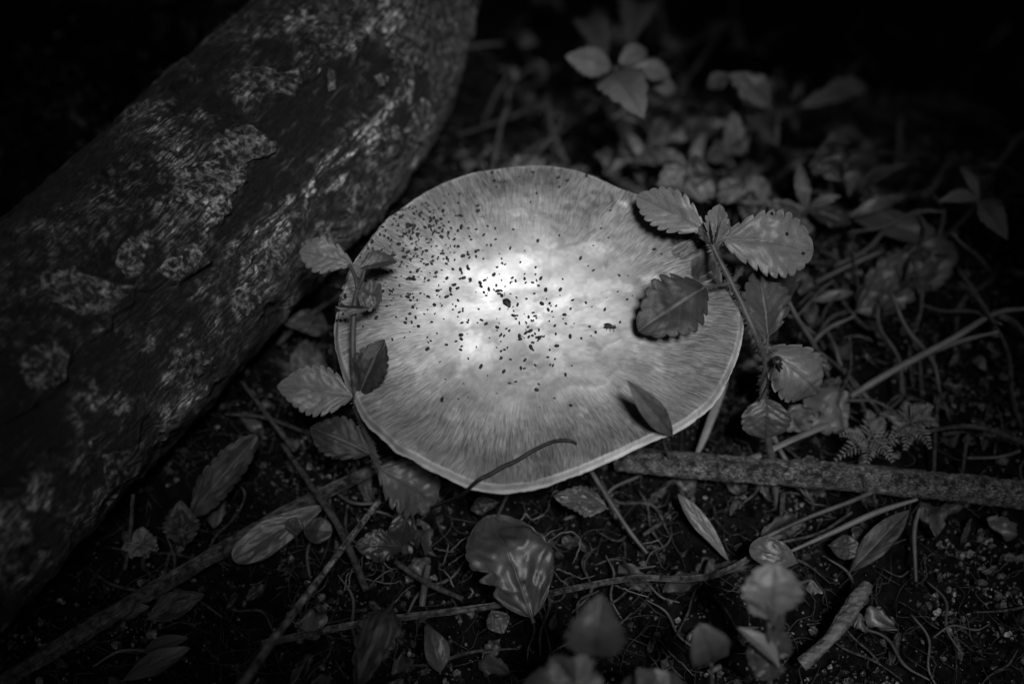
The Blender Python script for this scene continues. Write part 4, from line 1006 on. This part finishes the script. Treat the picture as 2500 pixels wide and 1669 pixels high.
# ------------------------------------------------------------------ fly on the cap
p, nn_ = on_cap(1490, 802)
fx = unit(P(1500, 803, p[2]) - P(1480, 800, p[2])); fz = np.array([0, 0, 1.0]); fy = np.cross(fz, fx)
U_ = px_w(p, 1)
def FL(a, b, c): return p + fx * a * U_ + fy * b * U_ + fz * (c * U_ + 0.0003)
fly = thing('fly', 'small dark fly standing on the pale cap', 'fly', tuple(p))
v, f = tube_geo([FL(-12,0,4),FL(-6,0,6),FL(2,0,7),FL(8,0,7)], U_ * np.array([1.5,4,4.5,4,2.5]), 16, 10); mk('body', v, f, M['insect'], fly)
v, f = tube_geo([FL(8,0,7),FL(11,0,7),FL(14,0,6.5)], U_ * np.array([1.5,3.4,3.2,1.2]), 10, 10); mk('head', v, f, M['insect'], fly)
for sd in (-1, 1):
    v, f = tube_geo([FL(4,2*sd,10),FL(-6,3.5*sd,10.5),FL(-16,4*sd,8)], U_ * np.array([0.8,3.4,3.6,1.0]), 14, 8, flat=0.12); mk('wing', v, f, M['insect'], fly)
    for k, xx in enumerate((-4, 1, 6)):
        v, f = tube_geo([FL(xx,2*sd,5),FL(xx+(k-1)*3,7*sd,6),FL(xx+(k-1)*5,10*sd,0)], U_ * np.array([0.7,0.5]), 8, 5); mk('leg', v, f, M['insect'], fly)

p, nn_ = on_cap(1238, 742)
v, f = tube_geo([p + np.array([-.0012, .0012, .0004]), p + np.array([-.0002, .0004, .0008]), p + np.array([.0008, -.0014, .0005])], [.0004, .0011, .0009, .0003], 14, 8, 0.7, 4, 0.5)
tag(mk('bark_flake', v, f, M['frass']), 'ragged black flake in the middle of the pale cap', 'flake')

# ------------------------------------------------------------------ root threads
RG = 'pale root threads lying on the soil'
roots = [
 [(890,1375),(930,1370),(960,1385)], [(838,1440),(850,1400),(880,1385),(885,1350)], [(850,1440),(865,1390),(880,1370)], [(905,1430),(940,1395),(975,1385)],
 [(890,1410),(940,1425),(980,1420)], [(1100,1345),(1130,1320),(1145,1310)], [(1095,1380),(1120,1360),(1150,1345)], [(1080,1375),(1095,1335),(1090,1320)],
 [(1060,1340),(1085,1345),(1110,1350)], [(1240,1285),(1270,1272),(1285,1255),(1300,1265),(1330,1250),(1345,1220)], [(1285,1332),(1310,1325),(1345,1300),(1375,1285)],
 [(1270,1305),(1290,1293),(1330,1310)], [(1325,1330),(1360,1310),(1390,1295),(1415,1315),(1405,1350),(1395,1375)], [(1360,1390),(1390,1400),(1420,1410),(1450,1405)],
 [(1345,1375),(1360,1400),(1390,1435)], [(1500,1430),(1530,1440),(1580,1460)], [(1700,1400),(1740,1430),(1800,1445)], [(1345,1215),(1355,1195),(1375,1210)],
 [(700,1480),(715,1482),(720,1470)], [(612,1425),(632,1425),(645,1410)], [(1610,1560),(1640,1600),(1690,1640)], [(1560,1330),(1600,1320),(1610,1310)],
 [(1110,1430),(1090,1400),(1070,1385)], [(960,1470),(990,1440),(1010,1430)],
]
for r_ in roots:
    n_ = len(r_)
    q = [G(a + rng.normal(0, 2), b_ + rng.normal(0, 2), 0.0035 + (0.003 if 0 < i < n_ - 1 else 0) + rng.uniform(0, .002)) for i, (a, b_) in enumerate(r_)]
    q = spline(q, n_ * 4) + rng.normal(0, 0.00010, (n_ * 4, 3))
    v, f = tube_geo(q, [0.00027, 0.00022, 0.0001], n_ * 14, 6, 0.2, int(r_[0][0]))
    tag(mk('root_thread', v, f, M['root']), ('pale wiry root thread curling beside the herb root below the cap' if r_[0][0] < 1200 else 'pale wiry root thread curling between the brown leaf and the thin slanting twig' if r_[0][0] < 1480 else 'pale wiry root thread on the bare soil past the brown leaf'), 'root', RG)

# ------------------------------------------------------------------ crumbs, fibres and scraps of litter
def ico():
    t = (1 + 5 ** .5) / 2
    v = np.array([(-1,t,0),(1,t,0),(-1,-t,0),(1,-t,0),(0,-1,t),(0,1,t),(0,-1,-t),(0,1,-t),(t,0,-1),(t,0,1),(-t,0,-1),(-t,0,1)], float); v /= np.linalg.norm(v[0])
    f = np.array([(0,11,5),(0,5,1),(0,1,7),(0,7,10),(0,10,11),(1,5,9),(5,11,4),(11,10,2),(10,7,6),(7,1,8),(3,9,4),(3,4,2),(3,2,6),(3,6,8),(3,8,9),(4,9,5),(2,4,11),(6,2,10),(8,6,7),(9,8,1)])
    return v, f
iv, if_ = ico()
N = 80000
cx = rng.uniform(-0.19, 0.20, N); cy = rng.uniform(-0.16, 0.20, N)
cl = fbm(np.stack([cx * 28, cy * 28, cx * 0], -1), 3)
keep = (cl > 0.30 + 0.22 * rng.random(N)) & ((cx - CC[0]) ** 2 + (cy - CC[1] - .012) ** 2 > 0.040 ** 2); cx, cy, cl = cx[keep], cy[keep], cl[keep]; N = len(cx)
ctone = 0.0015 + 0.10 * rng.random(N) ** 14 + 0.12 * sstep(0.5, 0.66, fbm(np.stack([cx * 45 + 4, cy * 45, cx * 0], -1), 3)) * rng.random(N) ** 2
sz = 0.00022 + 0.0013 * rng.random(N) ** 12 + 0.00035 * rng.random(N)
V = iv[None] * (1 + 0.55 * (rng.random((N, 12, 1)) - 0.5)) * sz[:, None, None] * (0.7 + 0.6 * rng.random((N, 1, 3)))
V = V + np.stack([cx, cy, gz(cx, cy) + sz * 0.45], -1)[:, None, :]
F = if_[None] + (np.arange(N) * 12)[:, None, None]
tag(mk('soil_crumbs', V.reshape(-1, 3), F.reshape(-1, 3), M['crumb'], smooth=False, loc=(0, 0, 0), attrs={'tone': np.repeat(ctone, 12)}), 'loose damp crumbs of soil strewn over the ground', 'soil', kind='stuff')
geos = []
for k in range(3200):
    a = np.array([rng.uniform(-.19, .2), rng.uniform(-.16, .2), 0]); d_ = rng.normal(size=3) * [1, 1, .25]; d_ = unit(d_) * rng.uniform(.003, .02)
    q = np.array([a, a + d_ * .35 + rng.normal(0, .0018, 3), a + d_ * .7 + rng.normal(0, .0018, 3), a + d_])
    q[:, 2] = gz0(q[:, 0], q[:, 1]) + 0.0012 + np.abs(rng.normal(0, .0018, 4))
    geos.append(tube_geo(q, [0.00007, 0.00013, 0.00006], 9, 4))
vv, ff = join_geo(geos)
tag(mk('plant_fibres', vv, ff, M['fibre'], loc=(0, 0, 0)), 'fine dry plant fibres matted into the soil', 'fibres', kind='stuff')
scrap_src = []
for k in range(6):
    rs = np.random.default_rng(k + 50)
    v, f, vein, sp, nn_ = leaf_geo((-.004, 0, 0), (.004, 0, 0), 0.005, seed=k, res=(14, 9), face=(0, 0, 1), wave=0.8, tooth=0.3, teeth=4, fold=rs.uniform(-.2, .5), blunt=0.5)
    scrap_src.append(mk('scrap_source', v, f, M[['leaf_dead', 'leaf_dead_dark', 'leaf_dead_dark'][k % 3]], loc=(0, 0, 0), attrs={'vein': vein}))
n_s = 0
while n_s < 240:
    a, b_ = rng.uniform(-0.15, 0.17), rng.uniform(-0.13, 0.19)
    q = proj(np.array([a, b_, 0.0]))
    if not (-50 < q[0] < 2550 and -50 < q[1] < 1720): continue
    if (a - CC[0]) ** 2 + (b_ - CC[1] - .01) ** 2 < 0.045 ** 2: continue
    d_ = np.linalg.norm(lc[:, :2] - np.array([a, b_]), axis=1).min()
    if d_ < 0.044: continue
    o = random.choice(scrap_src).copy(); o.name = 'leaf_scrap'; COL.objects.link(o)
    o.location = (a, b_, float(gz0(a, b_)) + 0.0018); o.rotation_euler = (rng.normal(0, .35), rng.normal(0, .35), rng.uniform(0, 6.28))
    s_ = rng.uniform(.5, 1.9); o.scale = (s_, s_ * rng.uniform(.35, 1), s_)
    tag(o, 'small torn scrap of dead leaf ' + where(a, b_), 'leaf scrap', 'torn scraps of leaf litter'); n_s += 1
for s_ in scrap_src: bpy.data.objects.remove(s_)

# ------------------------------------------------------------------ crowded undergrowth and loose litter towards the dark
def copy_tree(o, parent=None):
    c = o.copy(); COL.objects.link(c); c.parent = parent
    for ch in o.children: copy_tree(ch, c)
    return c
kinds = []
for k in range(4):
    rs = np.random.default_rng(k + 900)
    o = thing('seedling', 'small out of focus seedling crowded in the undergrowth behind the cap', 'plant', (0, 0, 0), 'seedlings crowded behind the mushroom')
    v, f = tube_geo([(0, 0, -.003), (.001, 0, .008), (.0, .001, .018)], [.0007, .0005], 10, 6); mk('stem', v, f, M['stem'], o)
    for j in range(3 + k % 3):
        a = j * 2.3 + rs.random(); L = rs.uniform(.008, .015)
        T = np.array([math.cos(a) * L, math.sin(a) * L, .018 + rs.uniform(-.004, .003)])
        v, f, vein, sp, nn_ = leaf_geo((0, 0, .018), T, L * rs.uniform(.28, .6), seed=k * 9 + j, res=(26, 11), face=unit(np.array([0, 0, 1]) + rs.normal(0, .5, 3)), teeth=5, arch=0.16, blunt=rs.uniform(.7, 1.1), fold=rs.uniform(0, .5), wave=0.2)
        mk('leaf', v, f, M[['leaf_back', 'leaf_mid', 'leaf_pale', 'leaf_dim'][(j + k) % 4]], o, attrs={'vein': vein})
    kinds.append(o)
n_s = 0
while n_s < 46:
    px, py = rng.uniform(1180, 2420), rng.uniform(60, 640)
    if py > 470 and px < 1850: continue
    if px + 0.9 * (640 - py) * 0 > 2500 or (px - 1700) * 0.55 - (py - 120) > 60: continue
    q = G(px, py)
    o = kinds[n_s] if n_s < 4 else copy_tree(random.choice(kinds))
    o['label'] = 'small out of focus seedling ' + ('between the log end and the pointed leaf rosette' if px < 1480 else 'crowded right behind the toothed leaves' if px < 1900 else 'at the dark border behind the mottled dead leaf')
    o.location = q; o.rotation_euler = (rng.normal(0, .45), rng.normal(0, .45), rng.uniform(0, 6.28)); sc_ = rng.uniform(.5, 1.3); o.scale = (sc_,) * 3
    n_s += 1
ssrc = []
for k in range(4):
    rs = np.random.default_rng(k + 170); L = rs.uniform(.016, .030)
    q = [(-L, 0, 0), (-L * .3, rs.normal(0, .002), .0015), (L * .4, rs.normal(0, .002), .001), (L, 0, 0)]
    v, f = tube_geo(q, [.0005, .0009, .0008, .0004], 20, 7, 0.25, k)
    ssrc.append(mk('straw_source', v, f, M[['twig', 'stalk', 'stalk', 'stalk_pale'][k]], loc=(0, 0, 0)))
n_s = 0
while n_s < 60:
    px, py = rng.uniform(1150, 2480), rng.uniform(40, 1080)
    if px < 1900 and py > 430: continue
    q = G(px, py, rng.uniform(.003, .016))
    o = random.choice(ssrc).copy(); o.name = 'dry_straw'; COL.objects.link(o)
    o.location = q; o.rotation_euler = (0, rng.normal(0, .4), rng.choice([0.7, 1.0, -0.9, 2.2]) + rng.normal(0, .5)); sc_ = rng.uniform(.5, 1.2); o.scale = (sc_,) * 3
    tag(o, 'dry straw in the tangle ' + ('beyond the stout stick' if py > 600 else 'behind the far rim and the log end' if px < 1600 else 'among the blurred undergrowth leaves' if px < 2000 else 'by the mottled dead leaf'), 'straw', 'dry straws tangled around the mushroom'); n_s += 1
for t_ in ssrc: bpy.data.objects.remove(t_)
tsrc = []
for k in range(4):
    rs = np.random.default_rng(k + 70); L = rs.uniform(.008, .018)
    q = [(-L, 0, 0), (-L * .3, rs.normal(0, .003), .0012), (L * .4, rs.normal(0, .003), .0008), (L, 0, 0)]
    v, f = tube_geo(q, [.00025, .0005, .00045, .0002], 18, 7, 0.4, k)
    tsrc.append(mk('twig_source', v, f, M[['twig', 'twig', 'twig', 'stalk'][k]], loc=(0, 0, 0)))
n_s = 0
while n_s < 190:
    px, py = rng.uniform(300, 2500), rng.uniform(80, 1640)
    q = G(px, py, 0.0022)
    if (q[0] - CC[0]) ** 2 + (q[1] - CC[1] - .01) ** 2 < 0.042 ** 2 or np.linalg.norm(lc[:, :2] - q[:2], axis=1).min() < 0.046: continue
    o = random.choice(tsrc).copy(); o.name = 'twig_bit'; COL.objects.link(o)
    o.location = q; o.rotation_euler = (0, rng.normal(0, .22), rng.uniform(0, 6.28)); sc_ = rng.uniform(.4, 1.15); o.scale = (sc_,) * 3
    tag(o, 'short bit of broken twig lying ' + where(q[0], q[1]), 'twig bit', 'bits of twig in the litter'); n_s += 1
for t_ in tsrc: bpy.data.objects.remove(t_)

# ------------------------------------------------------------------ unseen leafy blocker, added to shape the light: its crown shades the forest floor, with one gap towards the sun
GAP_R = 0.016
blocker = thing('added_shade_blocker', 'unseen leafy blocker added overhead to leave a pool of sun on the cap', 'light blocker', (-1.1, 0.9, float(gz0(-1.1, 0.9))))
v, f = tube_geo([(-1.1, 0.9, -0.02), (-1.0, 0.85, 0.35), (-0.75, 0.7, 0.68), (-0.45, 0.55, 0.80)], [0.05, 0.04, 0.03, 0.018], 40, 14, 0.12, 2)
mk('trunk', v, f, M['trunk'], blocker)
for k in range(9):
    a = k * 0.7; e = np.array([-0.3 + 1.3 * math.cos(a), 0.2 + 1.3 * math.sin(a), 0.58])
    m_ = (np.array([-0.6, 0.6, 0.7]) + e) / 2 + [0, 0, 0.10]
    v, f = tube_geo([(-0.75, 0.7, 0.68), m_, e], [0.016, 0.012, 0.005], 20, 8, 0.1, k)
    mk('blocker_limb', v, f, M['trunk'], blocker)
NL = 15000
cvs = []; Vc = []; Fc = []
cnt = 0
capc = CC + np.array([0.010, 0.008, 0.0])
while cnt < NL:
    m_ = 4000
    th_ = rng.uniform(0, 2 * np.pi, m_); rr_ = 2.1 * np.sqrt(rng.random(m_))
    x = rr_ * np.cos(th_) - 0.15; y = rr_ * np.sin(th_)
    z = 0.86 * np.sqrt(np.clip(1 - (rr_ / 2.25) ** 2, 0.02, 1)) - rng.random(m_) * 0.16
    pos = np.stack([x, y, z], -1)
    rel = pos - capc; along = rel @ SUN; side = rel - along[:, None] * SUN; off = np.hypot(side[:, 0] * 0.90, side[:, 1] * 1.10)
    ok = (off > GAP_R + 0.05 + 0.06 * rng.random(m_) ** 1.5) & (z > 0.12)
    pos = pos[ok]
    for q in pos:
        nn_ = unit(np.array([0, 0, 1.0]) + rng.normal(0, .35, 3)); a = unit(np.cross(nn_, rng.normal(size=3))); b_ = np.cross(nn_, a)
        L = rng.uniform(.07, .11); W_ = L * .62
        base_i = cnt * 6
        Vc += [q - a * L / 2, q - a * L * .12 + b_ * W_ / 2, q + a * L * .28 + b_ * W_ * .36, q + a * L / 2, q + a * L * .28 - b_ * W_ * .36, q - a * L * .12 - b_ * W_ / 2]
        Fc.append((base_i, base_i + 1, base_i + 2, base_i + 3, base_i + 4, base_i + 5)); cnt += 1
        if cnt >= NL: break
mk('blocker_crown', np.array(Vc), np.array(Fc), M['blocker_leaves'], blocker, smooth=False, kind='stuff')
